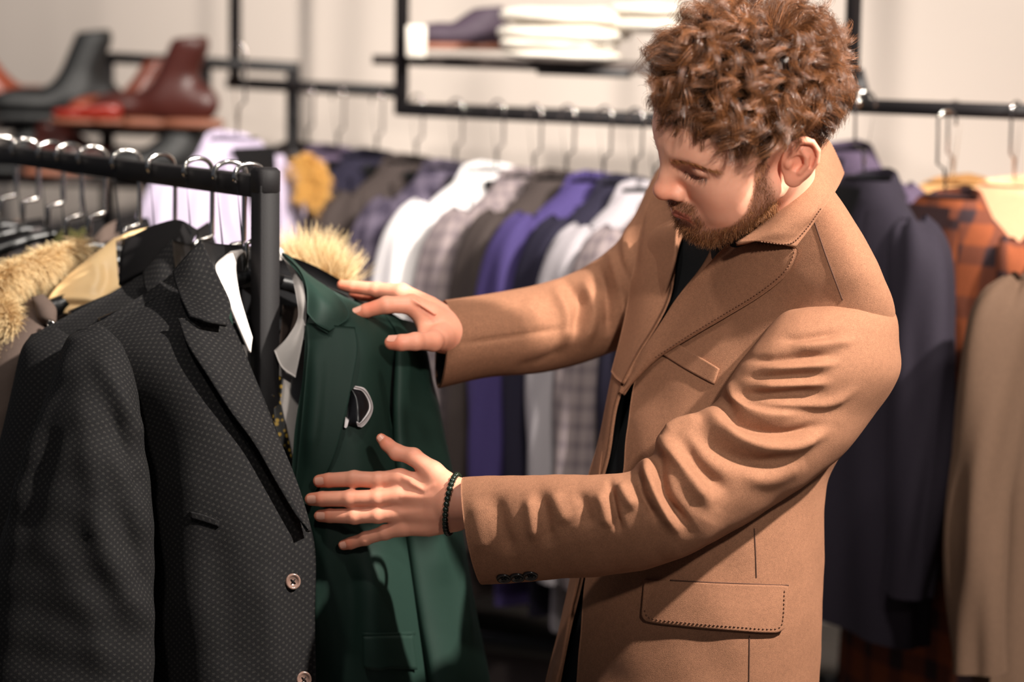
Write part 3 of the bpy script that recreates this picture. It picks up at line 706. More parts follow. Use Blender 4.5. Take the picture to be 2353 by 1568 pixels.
slv = sculpt(slv, [([(215, 810), (270, 900), (335, 1045)], 24, .010), ([(250, 930), (310, 1060), (345, 1160)], 26, -.012), ([(190, 900), (205, 1050), (225, 1180)], 30, .006), ([(200, 1150), (270, 1330), (345, 1440)], 34, .010), ([(265, 1150), (320, 1290), (350, 1380)], 30, -.009),
                   ([(105, 940), (60, 1060), (5, 1210)], 16, .007), ([(130, 980), (95, 1090), (40, 1250)], 22, -.006), ([(120, 1250), (200, 1400), (240, 1560)], 40, .007)])
put_grid('sleeve', wobble(slv, .0018, 60, 3), M['charcoal'], t)
lap = patch([(500, 735, 408, 731), (545, 790, 430, 790), (580, 860, 474, 860), (612, 940, 528, 945), (645, 1015, 583, 1020), (680, 1100, 632, 1105), (706, 1180, 680, 1185), (716, 1222, 706, 1216)], ft, 60, 22, (.014, .020, .026, .024), 30)
o = put_sheet('lapel', lap, .0045, M['charcoal'], t)
col = netw([[(462, 551, 3.20), (430, 585, 3.19), (396, 624, 3.19)], [(478, 585, 3.185), (440, 610, 3.175), (401, 648, 3.175)], [(506, 645, 3.172), (460, 665, 3.162), (414, 682, 3.16)], [(530, 702, 3.155), (480, 715, 3.138), (432, 718, 3.138)], [(522, 748, 3.138), (478, 738, 3.122), (437, 722, 3.128)]], 40, 22)
put_sheet('collar', col, .005, M['charcoal'], t)
cst = netw([[(462, 551, 3.205), (500, 560, 3.27), (580, 566, 3.36)], [(475, 585, 3.20), (505, 600, 3.27), (585, 600, 3.36)], [(500, 650, 3.18), (520, 660, 3.27), (590, 660, 3.36)]], 16, 20)
put_sheet('collar_stand', cst, .004, M['lining'], t)
def button(px, py, d, r, mat, parent, tilt=(0, 0, 0), tree=None, name='button', ring=True):
    if tree is not None:
        dd = cast_depth(tree, np.array([[px]], float), np.array([[py]], float))[0, 0]; d = dd - .003 if not np.isnan(dd) else d
    c = W(px, py, d); n_ = nrm(nrm(CAM - c) + np.array(tilt)); X = nrm(np.cross(n_, ZZ)); Y = np.cross(X, n_); a = np.linspace(0, 2 * np.pi, 24, endpoint=False)
    rows_ = [(0.0, -.002), (r, -.002), (r, .001), (r * .92, .0026), (r * .72, .0022), (r * .66, .0008), (.0, .0008)]
    g = np.array([[c + n_ * z + rr * (math.cos(x) * X + math.sin(x) * Y) for x in a] for rr, z in rows_]); b = MB(); V, Q = grid_mesh(g, closed=True); b.add(V, Q)
    o = b.build(name, mat, parent)
    th = MB()
    for k in (45, 135):
        v = math.cos(math.radians(k)) * X + math.sin(math.radians(k)) * Y; th.tube([c + n_ * .001 - v * r * .4, c + n_ * .0028, c + n_ * .001 + v * r * .4], .0007, 6)
    th.build('thread', M['lining'], o); return o
button(673, 1337, 3.09, .0105, M['smoke_button'], t, (.4, 0, 0), ft); button(698, 1562, 3.09, .0105, M['smoke_button'], t, (.4, 0, 0), ft)
def stitches(name, line, tree, n, mat, parent, off=.004, ln=.0022, r=.0008, dfix=None):
    L = spline(np.array(line, float), n); d = cast_depth(tree, L[:, 0][None], L[:, 1][None]) if tree is not None else np.full((1, n), dfix); d = fill_nan(d)[0] - off; P = W(L[:, 0], L[:, 1], d); T = nrm(np.gradient(P, axis=0)); b = MB()
    for i in range(n): b.tube([P[i] - T[i] * ln / 2, P[i] + nrm(CAM - P[i]) * r * .4, P[i] + T[i] * ln / 2], r, 5)
    return tag(b.build(name, mat, parent), kind='stuff')
def seam_line(name, line, tree, mat, parent, r=.0009, n=40, off=.0003):
    L = spline(np.array(line, float), n); d = fill_nan(cast_depth(tree, L[:, 0][None], L[:, 1][None]))[0]; P = W(L[:, 0], L[:, 1], blur2(d[None], 3)[0] - off)
    return MB().tube(P, r, 6).build(name, mat, parent)
M['charcoal_seam'] = plain('black_thread', lin(10, 10, 11), .9)
seam_line('seam', [(396, 658), (330, 700), (243, 757)], ft, M['charcoal_seam'], t, .0008)
# welt of the breast pocket
g = patch([(436, 1176, 438, 1192), (470, 1184, 472, 1202), (504, 1198, 503, 1212)], ft, 14, 5, .0025); put_sheet('pocket_welt', g, .003, M['charcoal'], t)

# ================================================================== rear charcoal jacket
t = thing('charcoal_jacket', 'charcoal birdseye jacket behind the front one, only shoulder and collar showing', 'jacket', W(250, 1950, 3.4), 'charcoal birdseye jackets')
g = netw([[(70, 772, 3.30), (150, 728, 3.32), (250, 676, 3.36), (332, 628, 3.40)], [(60, 860, 3.27), (170, 800, 3.26), (290, 760, 3.28), (390, 720, 3.32)], [(40, 1100, 3.26), (170, 1100, 3.24), (300, 1100, 3.25), (420, 1100, 3.30)],
          [(30, 1500, 3.26), (170, 1500, 3.24), (300, 1500, 3.25), (430, 1500, 3.30)], [(30, 1950, 3.26), (170, 1950, 3.24), (300, 1950, 3.25), (430, 1950, 3.30)]], 70, 40)
g = sculpt(g, [([(332, 664), (157, 748)], 4, -.002)]); put_sheet('front_panel', g, .004, M['charcoal'], t)
g = netw([[(395, 551, 3.36), (362, 586, 3.35), (328, 625, 3.35)], [(398, 590, 3.345), (365, 618, 3.335), (330, 655, 3.335)], [(405, 650, 3.33), (375, 668, 3.32), (345, 690, 3.32)]], 24, 18); put_sheet('collar', g, .005, M['charcoal'], t)
g = netw([[(395, 551, 3.365), (430, 560, 3.42), (500, 568, 3.50)], [(400, 600, 3.36), (435, 610, 3.42), (505, 610, 3.50)], [(410, 660, 3.34), (440, 670, 3.42), (510, 670, 3.50)]], 14, 16); put_sheet('collar_stand', g, .004, M['lining'], t)
s2 = loft_px([(72, 768, 130, 752, 3.29, 3.29, .012), (48, 805, 190, 800, 3.27, 3.26, .04), (28, 890, 215, 890, 3.26, 3.24, .055), (2, 1000, 215, 1000, 3.25, 3.23, .06), (-40, 1150, 200, 1150, 3.24, 3.22, .06), (-90, 1400, 180, 1400, 3.24, 3.22, .055), (-120, 1850, 150, 1850, 3.24, 3.22, .05)], 90, 60, ex=2.3)
put_grid('sleeve', s2, M['charcoal'], t)

# ================================================================== garments further along the front rail
t = thing('fur_trimmed_parka', 'taupe parka with blond fur trim and shiny golden lining at left', 'coat', W(60, 1900, 3.6), 'garments on the front rail')
g = netw([[(215, 585, 3.54), (240, 565, 3.535), (264, 546, 3.53)], [(160, 630, 3.52), (215, 605, 3.505), (269, 600, 3.51)], [(125, 665, 3.50), (195, 650, 3.485), (273, 645, 3.49)], [(110, 692, 3.49), (190, 690, 3.47), (285, 680, 3.47)], [(128, 718, 3.48), (200, 722, 3.465), (300, 705, 3.46)]], 46, 40)
g = sculpt(g, [([(115, 690), (160, 686), (230, 690)], 7, .004), ([(112, 702), (165, 700), (240, 706)], 6, -.003), ([(240, 600), (245, 640), (225, 690)], 12, -.004), ([(215, 590), (225, 640), (200, 680)], 14, .004)]); put_sheet('lining', g, .003, M['tan_satin'], t)
g = netw([[(345, 522, 3.60), (300, 533, 3.585), (255, 552, 3.57)], [(346, 528, 3.60), (300, 539, 3.58), (257, 557, 3.565)]], 6, 24); put_sheet('piping', g, .003, M['tan_satin'], t)
fur_tube('fur_trim', [(184, 572, 3.62), (130, 592, 3.56), (70, 612, 3.50), (10, 640, 3.46), (-15, 690, 3.44), (25, 740, 3.42), (42, 785, 3.41), (18, 825, 3.41)], .016, 8000, .026, M['fur'], t, 3, .5, .0005)
g = loft_px([(62, 690, 90, 680, 3.47, 3.47, .01), (40, 720, 125, 712, 3.45, 3.45, .03), (-30, 800, 105, 790, 3.43, 3.43, .05), (-60, 900, 60, 890, 3.42, 3.42, .055), (-80, 1200, 60, 1200, 3.42, 3.42, .055), (-80, 1850, 60, 1850, 3.42, 3.42, .05)], 70, 50); put_grid('sleeve', g, M['taupe'], t)
g = loft_px([(70, 682, 100, 676, 3.44, 3.44, .01), (78, 700, 128, 706, 3.42, 3.42, .016), (84, 728, 130, 735, 3.41, 3.41, .014), (92, 745, 128, 748, 3.41, 3.41, .006)], 20, 24); put_grid('shoulder_tab', g, M['taupe'], t)
button(116, 745, 3.39, .005, M['chrome'], t, name='snap')

def half_garment(label, name, cat, mat, pts, sleeve, colr, dep, mlin):
    """jacket seen end-on in the packed rail: collar leaf, shoulder sheet, sleeve and dark inside"""
    t = thing(name, label, cat, W(pts[0][0], 1900, dep), 'garments on the front rail')
    (nx, ny), (sx, sy) = pts
    g = netw([[(nx, ny, dep + .05), ((nx + sx) / 2, (ny + sy) / 2 - 6, dep), (sx, sy, dep - .05)], [(nx + 20, ny + 140, dep + .01), ((nx + sx) / 2, sy + 120, dep - .03), (sx - 8, sy + 140, dep - .06)], [(nx + 30, 1100, dep), ((nx + sx) / 2, 1100, dep - .04), (sx - 20, 1100, dep - .06)], [(nx + 30, 1900, dep), ((nx + sx) / 2, 1900, dep - .04), (sx - 30, 1900, dep - .06)]], 50, 26); put_sheet('front_panel', g, .004, mat, t)
    g = loft_px([(sx - 16, sy - 4, sx + 14, sy - 6, dep - .05, dep - .05, .01), (sx - 40, sy + 40, sx + 40, sy + 40, dep - .06, dep - .06, .045), (sx - 60, sy + 200, sx + 30, sy + 200, dep - .07, dep - .07, .055), (sx - 80, 1850, sx, 1850, dep - .07, dep - .07, .05)], 40, 40); put_grid('sleeve', g, mat, t)
    g = netw(colr, 20, 16); put_sheet('collar', g, .005, mat, t)
    g = netw([[(colr[0][0][0], colr[0][0][1], dep + .03), (nx + 40, ny - 20, dep + .10)], [(nx + 10, ny + 60, dep + .02), (nx + 70, ny + 70, dep + .10)]], 8, 8); put_sheet('lining', g, .003, mlin, t)
half_garment('black velvet coat between the golden lining and the charcoal jackets', 'velvet_coat', 'coat', M['black_velvet'], [(440, 530), (325, 655)], None, [[(455, 528, 3.46), (410, 505, 3.45), (350, 518, 3.44)], [(440, 560, 3.45), (380, 560, 3.42), (285, 560, 3.42)], [(400, 620, 3.44), (340, 620, 3.40), (272, 655, 3.41)]], 3.50, M['black_velvet'])
half_garment('dark brown collared jacket just left of the golden lining', 'brown_collar_jacket', 'jacket', M['taupe'], [(300, 520), (200, 590)], None, [[(268, 505, 3.80), (240, 520, 3.79), (214, 548, 3.78)], [(262, 545, 3.79), (225, 565, 3.77), (190, 590, 3.77)]], 3.82, M['black_velvet'])
half_garment('olive green jacket collar showing between hangers on the front rail', 'olive_jacket', 'jacket', M['olive'], [(195, 520), (110, 600)], None, [[(150, 518, 3.90), (172, 530, 3.90), (196, 545, 3.92)], [(128, 545, 3.88), (160, 560, 3.88), (195, 570, 3.90)], [(112, 585, 3.87), (150, 590, 3.87), (190, 590, 3.89)]], 3.92, M['black_velvet'])
half_garment('mid grey jacket with light collar near the left end of the front rail', 'grey_jacket', 'jacket', M['grey_wool'], [(100, 535), (20, 600)], None, [[(98, 526, 3.98), (85, 522, 3.97), (70, 530, 3.97)], [(80, 560, 3.96), (58, 562, 3.95), (38, 568, 3.95)], [(60, 600, 3.95), (35, 600, 3.94), (10, 605, 3.94)]], 4.0, M['black_velvet'])
half_garment('dark grey jacket at the left picture edge under the hooks', 'dark_grey_jacket', 'jacket', M['taupe'], [(60, 520), (-30, 580)], None, [[(50, 508, 4.12), (36, 505, 4.11), (22, 512, 4.11)], [(36, 540, 4.10), (14, 540, 4.09), (-10, 548, 4.09)], [(20, 590, 4.09), (-10, 590, 4.08), (-30, 595, 4.08)]], 4.14, M['black_velvet'])
t = thing('fur_collar_jacket', 'blond fur collar of a jacket sticking up behind the green shoulder', 'jacket', W(720, 1900, 3.6), 'garments on the front rail')
fur_tube('fur_collar', [(660, 640, 3.62), (700, 622, 3.60), (740, 640, 3.58), (775, 668, 3.56)], .026, 4200, .040, M['fur'], t, 9, -.3, .0005)
g = loft_px([(640, 650, 800, 660, 3.60, 3.64, .03), (630, 800, 860, 800, 3.60, 3.66, .05), (640, 1300, 870, 1300, 3.60, 3.66, .05), (640, 1850, 870, 1850, 3.60, 3.66, .05)], 30, 40); put_grid('body', g, M['taupe'], t)

t = thing('fur_scarf', 'golden fur scarf hanging between the lavender jacket and the dark jackets', 'scarf', W(712, 460, 4.8))
M['gold_fur'] = hair_mat('golden_fur', lin(150, 100, 40), lin(232, 180, 96), .6)
fur_tube('scarf_end', [(690, 368, 4.80), (722, 392, 4.78), (718, 430, 4.78), (706, 458, 4.78)], .018, 2600, .024, M['gold_fur'], t, 12, .6, .0008)
o = MB().tube(np.array([W(690, 368, 4.80), W(672, 340, 4.82), W(668, 300, 4.84), W(672, 260, 4.86)]), .004, 10).build('loop', M['black_plastic'], t)

# ================================================================== bottle-green suit jacket
t = thing('green_suit_jacket', 'bottle-green suit jacket over a white shirt, being held by both hands', 'jacket', W(850, 1950, 3.3))
gf = netw([[(690, 624, 3.30), (765, 668, 3.31), (850, 708, 3.34), (930, 738, 3.38)],
           [(700, 740, 3.265), (775, 745, 3.255), (850, 760, 3.27), (922, 780, 3.33)],
           [(698, 850, 3.245), (770, 850, 3.225), (840, 850, 3.24), (908, 855, 3.31)],
           [(676, 1000, 3.235), (765, 1000, 3.21), (845, 1000, 3.225), (905, 1000, 3.30)],
           [(668, 1200, 3.23), (775, 1200, 3.205), (865, 1200, 3.22), (940, 1200, 3.30)],
           [(672, 1400, 3.23), (795, 1400, 3.20), (885, 1400, 3.215), (968, 1400, 3.30)],
           [(680, 1600, 3.235), (805, 1600, 3.205), (900, 1600, 3.22), (1000, 1600, 3.31)],
           [(690, 1980, 3.24), (815, 1980, 3.215), (915, 1980, 3.23), (1020, 1980, 3.32)]], 130, 80)
gf = sculpt(gf, [([(726, 780), (724, 900), (714, 1060)], 18, .010), ([(760, 1080), (750, 1250), (745, 1500)], 26, .010), ([(800, 1280), (810, 1400), (790, 1568)], 26, -.008), ([(855, 1300), (850, 1420), (860, 1560)], 28, .006), ([(730, 1150), (728, 1300), (735, 1500)], 12, .006),
                 ([(930, 740), (908, 860), (902, 1000)], 7, -.006), ([(855, 760), (862, 900), (850, 1050)], 30, .005)])
put_sheet('front_panel', gf, .004, M['green'], t); gt = bvh(gf)
gs = loft_px([(880, 722, 955, 742, 3.36, 3.40, .02), (905, 760, 980, 800, 3.34, 3.42, .045), (905, 830, 996, 880, 3.33, 3.43, .055), (900, 930, 1015, 970, 3.32, 3.43, .06), (903, 1050, 1040, 1090, 3.31, 3.43, .062), (925, 1230, 1068, 1250, 3.31, 3.43, .06), (950, 1400, 1094, 1400, 3.31, 3.43, .058), (984, 1600, 1132, 1600, 3.31, 3.42, .055), (1000, 1850, 1150, 1850, 3.31, 3.42, .05)], 120, 70, ex=2.2)
gs = sculpt(gs, [([(975, 860), (1000, 980), (1035, 1150)], 16, .008), ([(940, 900), (955, 1050), (975, 1250)], 18, -.006), ([(1040, 1200), (1060, 1350), (1085, 1500)], 14, .006), ([(960, 1100), (1000, 1250), (1020, 1350)], 22, .006)]); put_grid('sleeve', gs, M['green'], t)
gb = netw([[(560, 600, 3.33), (640, 585, 3.39), (740, 620, 3.44), (930, 738, 3.46)], [(540, 900, 3.33), (640, 900, 3.40), (740, 900, 3.44), (930, 900, 3.45)], [(540, 1400, 3.33), (640, 1400, 3.40), (740, 1400, 3.44), (980, 1400, 3.45)], [(540, 1950, 3.33), (640, 1950, 3.40), (740, 1950, 3.44), (1000, 1950, 3.45)]], 40, 40); put_sheet('back_panel', gb, .004, M['lining'], t)
gl = netw([[(530, 700, 3.26), (470, 790, 3.20), (400, 900, 3.19)], [(560, 1000, 3.25), (470, 1000, 3.19), (400, 1000, 3.18)], [(560, 1950, 3.25), (470, 1950, 3.19), (400, 1950, 3.18)]], 20, 16); put_sheet('front_panel', gl, .004, M['green'], t)
lp = patch([(704, 742, 816, 752), (708, 800, 822, 800), (704, 850, 815, 850), (694, 960, 795, 950), (684, 1060, 762, 1060), (676, 1150, 706, 1160)], gt, 50, 20, (.008, .014, .012, .008), 25)
lp = sculpt(lp, [([(728, 760), (726, 900), (712, 1080)], 16, .007)]); put_sheet('lapel', lp, .004, M['green'], t)
cl = netw([[(648, 580, 3.345), (668, 590, 3.335), (690, 622, 3.32)], [(688, 620, 3.29), (720, 648, 3.275), (768, 672, 3.285)], [(704, 660, 3.255), (742, 690, 3.24), (803, 726, 3.265)], [(706, 720, 3.235), (728, 745, 3.225), (757, 761, 3.225)]], 34, 24); put_sheet('collar', cl, .005, M['green'], t)
fp = patch([(834, 1463, 836, 1536), (850, 1463, 852, 1540), (872, 1462, 880, 1542), (885, 1462, 892, 1538), (950, 1460, 960, 1540)], gt, 22, 10, (.004, .007), 6); put_sheet('pocket_flap', fp, .004, M['green'], t)
g = patch([(833, 1455, 833, 1463), (890, 1455, 890, 1463), (955, 1452, 955, 1460)], gt, 12, 4, .004); put_sheet('pocket_jet', g, .003, M['green'], t)

ps = thing('pocket_square', 'black pocket square with white edge in the green breast pocket', 'pocket square', W(825, 985, 3.2))
M['silk_black'] = plain('black_silk', lin(14, 13, 16), .35, 0, .2, 60); M['silk_white'] = plain('white_silk', lin(205, 196, 196), .35, 0, .15, 90)
g = patch([(800, 905, 818, 888), (800, 930, 838, 900), (797, 955, 848, 925), (795, 975, 850, 955), (812, 980, 835, 975)], gt, 26, 16, (.006, .016, .010), 8); put_sheet('puff', wobble(g, .002, 160, 5), .004, M['silk_black'], ps)
g = patch([(814, 889, 817, 887), (835, 896, 838, 893), (850, 918, 853, 918), (853, 938, 857, 941), (843, 958, 848, 964), (827, 974, 832, 982), (819, 972, 822, 980)], gt, 34, 5, (.017, .013), 6); put_sheet('edging', g, .003, M['silk_white'], ps)
g = patch([(791, 982, 794, 958), (795, 984, 799, 962), (798, 981, 802, 966)], gt, 10, 8, .010, 4); put_sheet('tail', g, .003, M['silk_white'], ps)

# shirt and tie inside the green jacket
t = thing('dress_shirt', 'white dress shirt with open collar under the green jacket', 'shirt', W(640, 1900, 3.28))
g = netw([[(540, 790, 3.325), (610, 800, 3.315), (655, 790, 3.315), (705, 780, 3.33)], [(540, 950, 3.32), (620, 950, 3.31), (665, 950, 3.31), (710, 950, 3.325)], [(540, 1150, 3.32), (620, 1150, 3.31), (665, 1150, 3.31), (705, 1150, 3.325)], [(540, 1850, 3.32), (620, 1850, 3.31), (665, 1850, 3.31), (705, 1850, 3.325)]], 50, 30); put_sheet('front_panel', g, .003, M['shirt'], t); st = bvh(g)
g = netw([[(576, 569, 3.34), (560, 572, 3.325), (530, 577, 3.30)], [(545, 596, 3.29), (525, 590, 3.265), (494, 612, 3.235)], [(549, 665, 3.235), (532, 660, 3.22), (516, 660, 3.20)], [(564, 722, 3.215), (553, 725, 3.205), (543, 730, 3.19)], [(581, 776, 3.205), (579, 790, 3.20), (577, 810, 3.19)]], 44, 16); put_sheet('collar_leaf', g, .004, M['shirt'], t)
g = netw([[(640, 572, 3.38), (643, 574, 3.375), (646, 580, 3.37)], [(668, 630, 3.33), (678, 622, 3.32), (688, 628, 3.315)], [(682, 690, 3.27), (692, 685, 3.26), (701, 680, 3.262)], [(684, 732, 3.27), (694, 735, 3.26), (703, 735, 3.262)], [(660, 775, 3.275), (675, 790, 3.265), (694, 792, 3.268)], [(630, 806, 3.285), (648, 845, 3.28), (679, 868, 3.285)]], 56, 18); put_sheet('collar_leaf', g, .004, M['shirt'], t)
g = netw([[(523, 580, 3.305), (575, 570, 3.37), (645, 577, 3.385)], [(525, 598, 3.30), (578, 592, 3.37), (648, 598, 3.385)]], 8, 24); put_sheet('collar_band', g, .004, M['shirt'], t)
g = netw([[(650, 700, 3.37), (672, 705, 3.34), (690, 700, 3.30)], [(640, 820, 3.33), (655, 820, 3.30), (690, 800, 3.27)]], 10, 10); put_sheet('inner_yoke', g, .003, M['taupe'], t)
mt, nt, bs = new_mat('patterned_silk'); vo = node(nt, 'ShaderNodeTexVoronoi', Scale=120.0); nt.links.new(coords(nt), vo.inputs['Vector'])
nt.links.new(ramp(nt, vo.outputs['Distance'], [(.25, lin(196, 158, 60)), (.42, lin(20, 19, 18))]), bs.inputs['Base Color']); bs.inputs['Roughness'].default_value = .45; M['tie'] = mt
t = thing('necktie', 'black necktie with small gold pattern hanging behind the rack post', 'tie', W(640, 1300, 3.2))
g = patch([(598, 845, 652, 868), (600, 905, 646, 915)], st, 14, 12, (.006, .018, .006), 6); put_sheet('knot', g, .004, M['tie'], t)
g = patch([(612, 905, 643, 912), (606, 1000, 658, 985), (600, 1100, 676, 1090), (600, 1300, 690, 1300)], st, 40, 14, (.008, .012, .006), 8); put_sheet('blade', g, .003, M['tie'], t)
# ================================================================== the man
fx = W(1600, 1568, 3.25)
man = thing('person', 'man with curly auburn hair and beard in a camel wool overcoat, touching the green jacket', 'person', (fx[0], fx[1], 0))
HR = np.array([[-0.83357487, 0.51557651, -0.19832752], [-0.30251064, -0.72645511, -0.61704966], [-0.46221235, -0.45436091, 0.7615221]])
HT = np.array([0.28486887, 3.00909874, 1.58296689]); HS = 1.1078
def H2W(P): return (np.asarray(P) * HS) @ HR.T + HT
def W2H(P): return ((np.asarray(P) - HT) @ HR) / HS
neck_l = W2H(W(1765, 560, 3.17))
def head_sdf(P):
    Y = np.abs(P[..., 1]); S = np.stack([P[..., 0], Y, P[..., 2]], -1)
    d = s_ell(S, (-.006, 0, .045), (.100, .077, .082))
    d = smin(d, s_ell(S, (.032, 0, .036), (.070, .060, .062)), .025)
    d = smin(d, s_ell(S, (.034, 0, -.028), (.062, .056, .066)), .03)
    d = smin(d, s_ell(S, (.044, 0, -.066), (.050, .044, .038)), .02)
    d = smin(d, s_sph(S, (.080, 0, -.086), .019), .018)
    d = smin(d, s_cap(S, (.008, .055, -.040), (.072, .022, -.088), .018, .015), .022)
    d = smin(d, s_sph(S, (.060, .042, -.014), .019), .035)
    d = smin(d, s_sph(S, (.058, .034, -.046), .020), .035)
    d = smin(d, s_cap(S, (.090, .008, .033), (.072, .046, .033), .012, .011), .014)
    d = smax(d, -s_ell(S, (.103, .034, .018), (.020, .019, .012)), .012)
    d = smin(d, s_ell(S, (.0765, .0345, .0200), (.0150, .0165, .0125)), .005)
    d = smax(d, -s_cap(S, (.0905, .022, .0272), (.0835, .048, .0262), .0018, .0014), .004)      # lid crease
    d = smax(d, -s_cap(S, (.0930, .020, .0118), (.0840, .048, .0122), .0012, .0010), .0025)      # lash line
    d = smin(d, s_cap(S, (.0985, 0, .021), (.1125, 0, -.014), .0078, .0095), .012)                  # nose
    d = smin(d, s_ell(S, (.1125, 0, -.019), (.0125, .0125, .0105)), .008)
    d = smin(d, s_sph(S, (.1025, .0120, -.0245), .0078), .007)
    d = smax(d, -s_cap(S, (.1075, .0062, -.036), (.1060, .0068, -.026), .0040, .0028), .003)
    d = smax(d, -s_cap(S, (.0985, .0215, -.018), (.0965, .0205, -.030), .0016, .0016), .005)      # alar crease
    d = smin(d, s_ell(S, (.080, 0, -.051), (.027, .031, .024)), .012)
    d = smin(d, s_cap(S, (.1035, .003, -.0470), (.0915, .021, -.0530), .0055, .0030), .004)
    d = smin(d, s_cap(S, (.1020, 0, -.0605), (.0910, .019, -.0560), .0066, .0035), .004)
    d = smax(d, -s_cap(S, (.1105, 0, -.0540), (.0950, .024, -.0545), .0009, .0009), .002)
    d = smax(d, -s_cap(S, (.1075, 0, -.0715), (.100, .012, -.0705), .0040, .003), .008)
    n = s_cap(P, (-.030, 0, -.045), neck_l, .051, .050)
    return smin(d, n, .03)
Vh, Qh = nets(head_sdf, (-.125, -.092, -.150), (.135, .092, .140), .0019); Vh = smooth_mesh(Vh, Qh, 2)
def ear_sdf(P):
    S = P.copy(); a = math.radians(34); tl = math.radians(24)
    q = S - np.array([-.009, .073, .002])
    x = q[..., 0] * math.cos(tl) + q[..., 2] * math.sin(tl); z = -q[..., 0] * math.sin(tl) + q[..., 2] * math.cos(tl)
    u = -(x * math.cos(a)) + q[..., 1] * math.sin(a); w = x * math.sin(a) + q[..., 1] * math.cos(a)     # u back along the ear, w out
    E = np.stack([u, w, z], -1)
    d = s_ell(E, (.011, .004, .002), (.0195, .0050, .0300))
    hx = [(.000, .006, .004), (.001, .009, .017), (.008, .010, .0285), (.018, .010, .0295), (.0265, .009, .020), (.0285, .0085, .006), (.0245, .0075, -.008), (.0175, .0065, -.018)]
    d = smin(d, chain(E, hx, [.0032] * 3 + [.0036] * 3 + [.0032, .0028]), .0025)
    d = smax(d, -s_ell(E, (.0085, .0110, -.0005), (.0085, .0105, .0105)), .002)
    d = smax(d, -chain(E, [(.009, .0115, .0215), (.018, .0115, .0225), (.0232, .0105, .012), (.0222, .010, .000)], [.0034] * 4), .002)
    d = smin(d, chain(E, [(.0095, .0085, .0165), (.0165, .0090, .0100), (.0190, .0085, .000), (.0140, .0080, -.0115)], [.0022, .0030, .0030, .0026]), .003)
    d = smin(d, s_ell(E, (-.0005, .0075, -.0035), (.0042, .0035, .0058)), .003)
    d = smin(d, s_ell(E, (.0095, .0045, -.0235), (.0092, .0048, .0088)), .005)
    d = smin(d, s_ell(E, (.002, -.001, .000), (.010, .006, .020)), .006)
    return d
parts = [(H2W(Vh), Qh, Vh, 'head')]
for s in (1, -1):
    Ve, Qe = nets(lambda P: ear_sdf(P * np.array([1, s, 1.0])), (-.05, .055, -.045) if s > 0 else (-.05, -.115, -.045), (.02, .115, .05) if s > 0 else (.02, -.055, .05), .0011)
    Ve = smooth_mesh(Ve, Qe, 1); parts.append((H2W(Ve), Qe, Ve, 'ear'))
# ---- hands, pixel landmarks with depth (metres)
def pts(L): A = np.array(L, float); return W(A[:, 0], A[:, 1], A[:, 2]), A[:, 3] / FPX * A[:, 2]
left = dict(index=[(734, 1106, 3.185, 15), (756, 1104, 3.178, 17), (814, 1101, 3.165, 18.5), (870, 1104, 3.158, 19), (920, 1098, 3.150, 21)],
            middle=[(715, 1148, 3.180, 15), (740, 1147, 3.172, 17.5), (804, 1146, 3.158, 18.5), (868, 1145, 3.150, 19), (916, 1140, 3.144, 21)],
            ring=[(735, 1186, 3.180, 14), (758, 1186, 3.174, 16), (815, 1187, 3.160, 17.5), (868, 1184, 3.152, 18), (915, 1180, 3.148, 20)],
            pinky=[(789, 1253, 3.185, 12), (806, 1249, 3.180, 14), (840, 1238, 3.170, 15), (885, 1224, 3.160, 16.5), (925, 1213, 3.152, 19)],
            thumb=[(876, 1008, 3.165, 12), (889, 1021, 3.160, 16), (912, 1040, 3.150, 18), (950, 1050, 3.140, 19.5), (995, 1085, 3.130, 24)])
right = dict(middle=[(786, 655, 3.385, 12), (812, 660, 3.380, 15), (866, 666, 3.368, 17), (920, 672, 3.350, 20)], ring=[(812, 676, 3.410, 10), (835, 681, 3.405, 12), (875, 684, 3.39, 15), (925, 690, 3.37, 18)], pinky=[(850, 700, 3.43, 9), (880, 700, 3.42, 12), (930, 705, 3.395, 16)],
             index=[(818, 722, 3.300, 14), (842, 714, 3.296, 16.5), (888, 701, 3.292, 19), (945, 700, 3.300, 22)],
             thumb=[(900, 788, 3.235, 17), (922, 788, 3.230, 19.5), (955, 785, 3.232, 20), (995, 784, 3.255, 23), (1015, 775, 3.285, 28)])
def hand_sdf(fing, palm, blend, veins):
    ch = {k: pts(v) for k, v in fing.items()}; pl = [(pts(c)) for c in palm]
    vn = [pts(c) for c in veins]
    def f(P):
        d = None
        for (q, r) in pl:
            s = chain(P, q, r); d = s if d is None else smin(d, s, blend)
        for k, (q, r) in ch.items():
            s = chain(P, q, r, .002)
            for j in range(2, len(q) - 1): s = smin(s, s_sph(P, q[j], r[j] * 1.025), .004)
            d = smin(d, s, .006)
        for (q, r) in vn: d = smin(d, chain(P, q, r), .004)
        return d
    allp = np.concatenate([q for q, r in list(ch.values()) + pl]); return f, allp.min(0) - .025, allp.max(0) + .025
lp_ = [[(918, 1100, 3.150, 20), (985, 1115, 3.135, 27), (1045, 1130, 3.115, 30)], [(916, 1142, 3.146, 20), (985, 1145, 3.128, 25), (1050, 1150, 3.105, 30)], [(915, 1180, 3.150, 20), (985, 1178, 3.132, 25), (1050, 1175, 3.11, 30)],
       [(925, 1213, 3.155, 19), (985, 1208, 3.142, 26), (1050, 1195, 3.12, 27)], [(995, 1085, 3.132, 24), (1045, 1130, 3.115, 30), (1150, 1150, 3.09, 44)], [(1050, 1165, 3.11, 40), (1200, 1170, 3.06, 46)]]
lv = [[(930, 1099, 3.137, 6), (990, 1128, 3.118, 4)], [(925, 1141, 3.133, 6), (1000, 1146, 3.112, 4)], [(925, 1180, 3.137, 6), (1000, 1172, 3.116, 4)], [(945, 1112, 3.129, 3), (975, 1128, 3.117, 3), (1000, 1115, 3.112, 3)]]
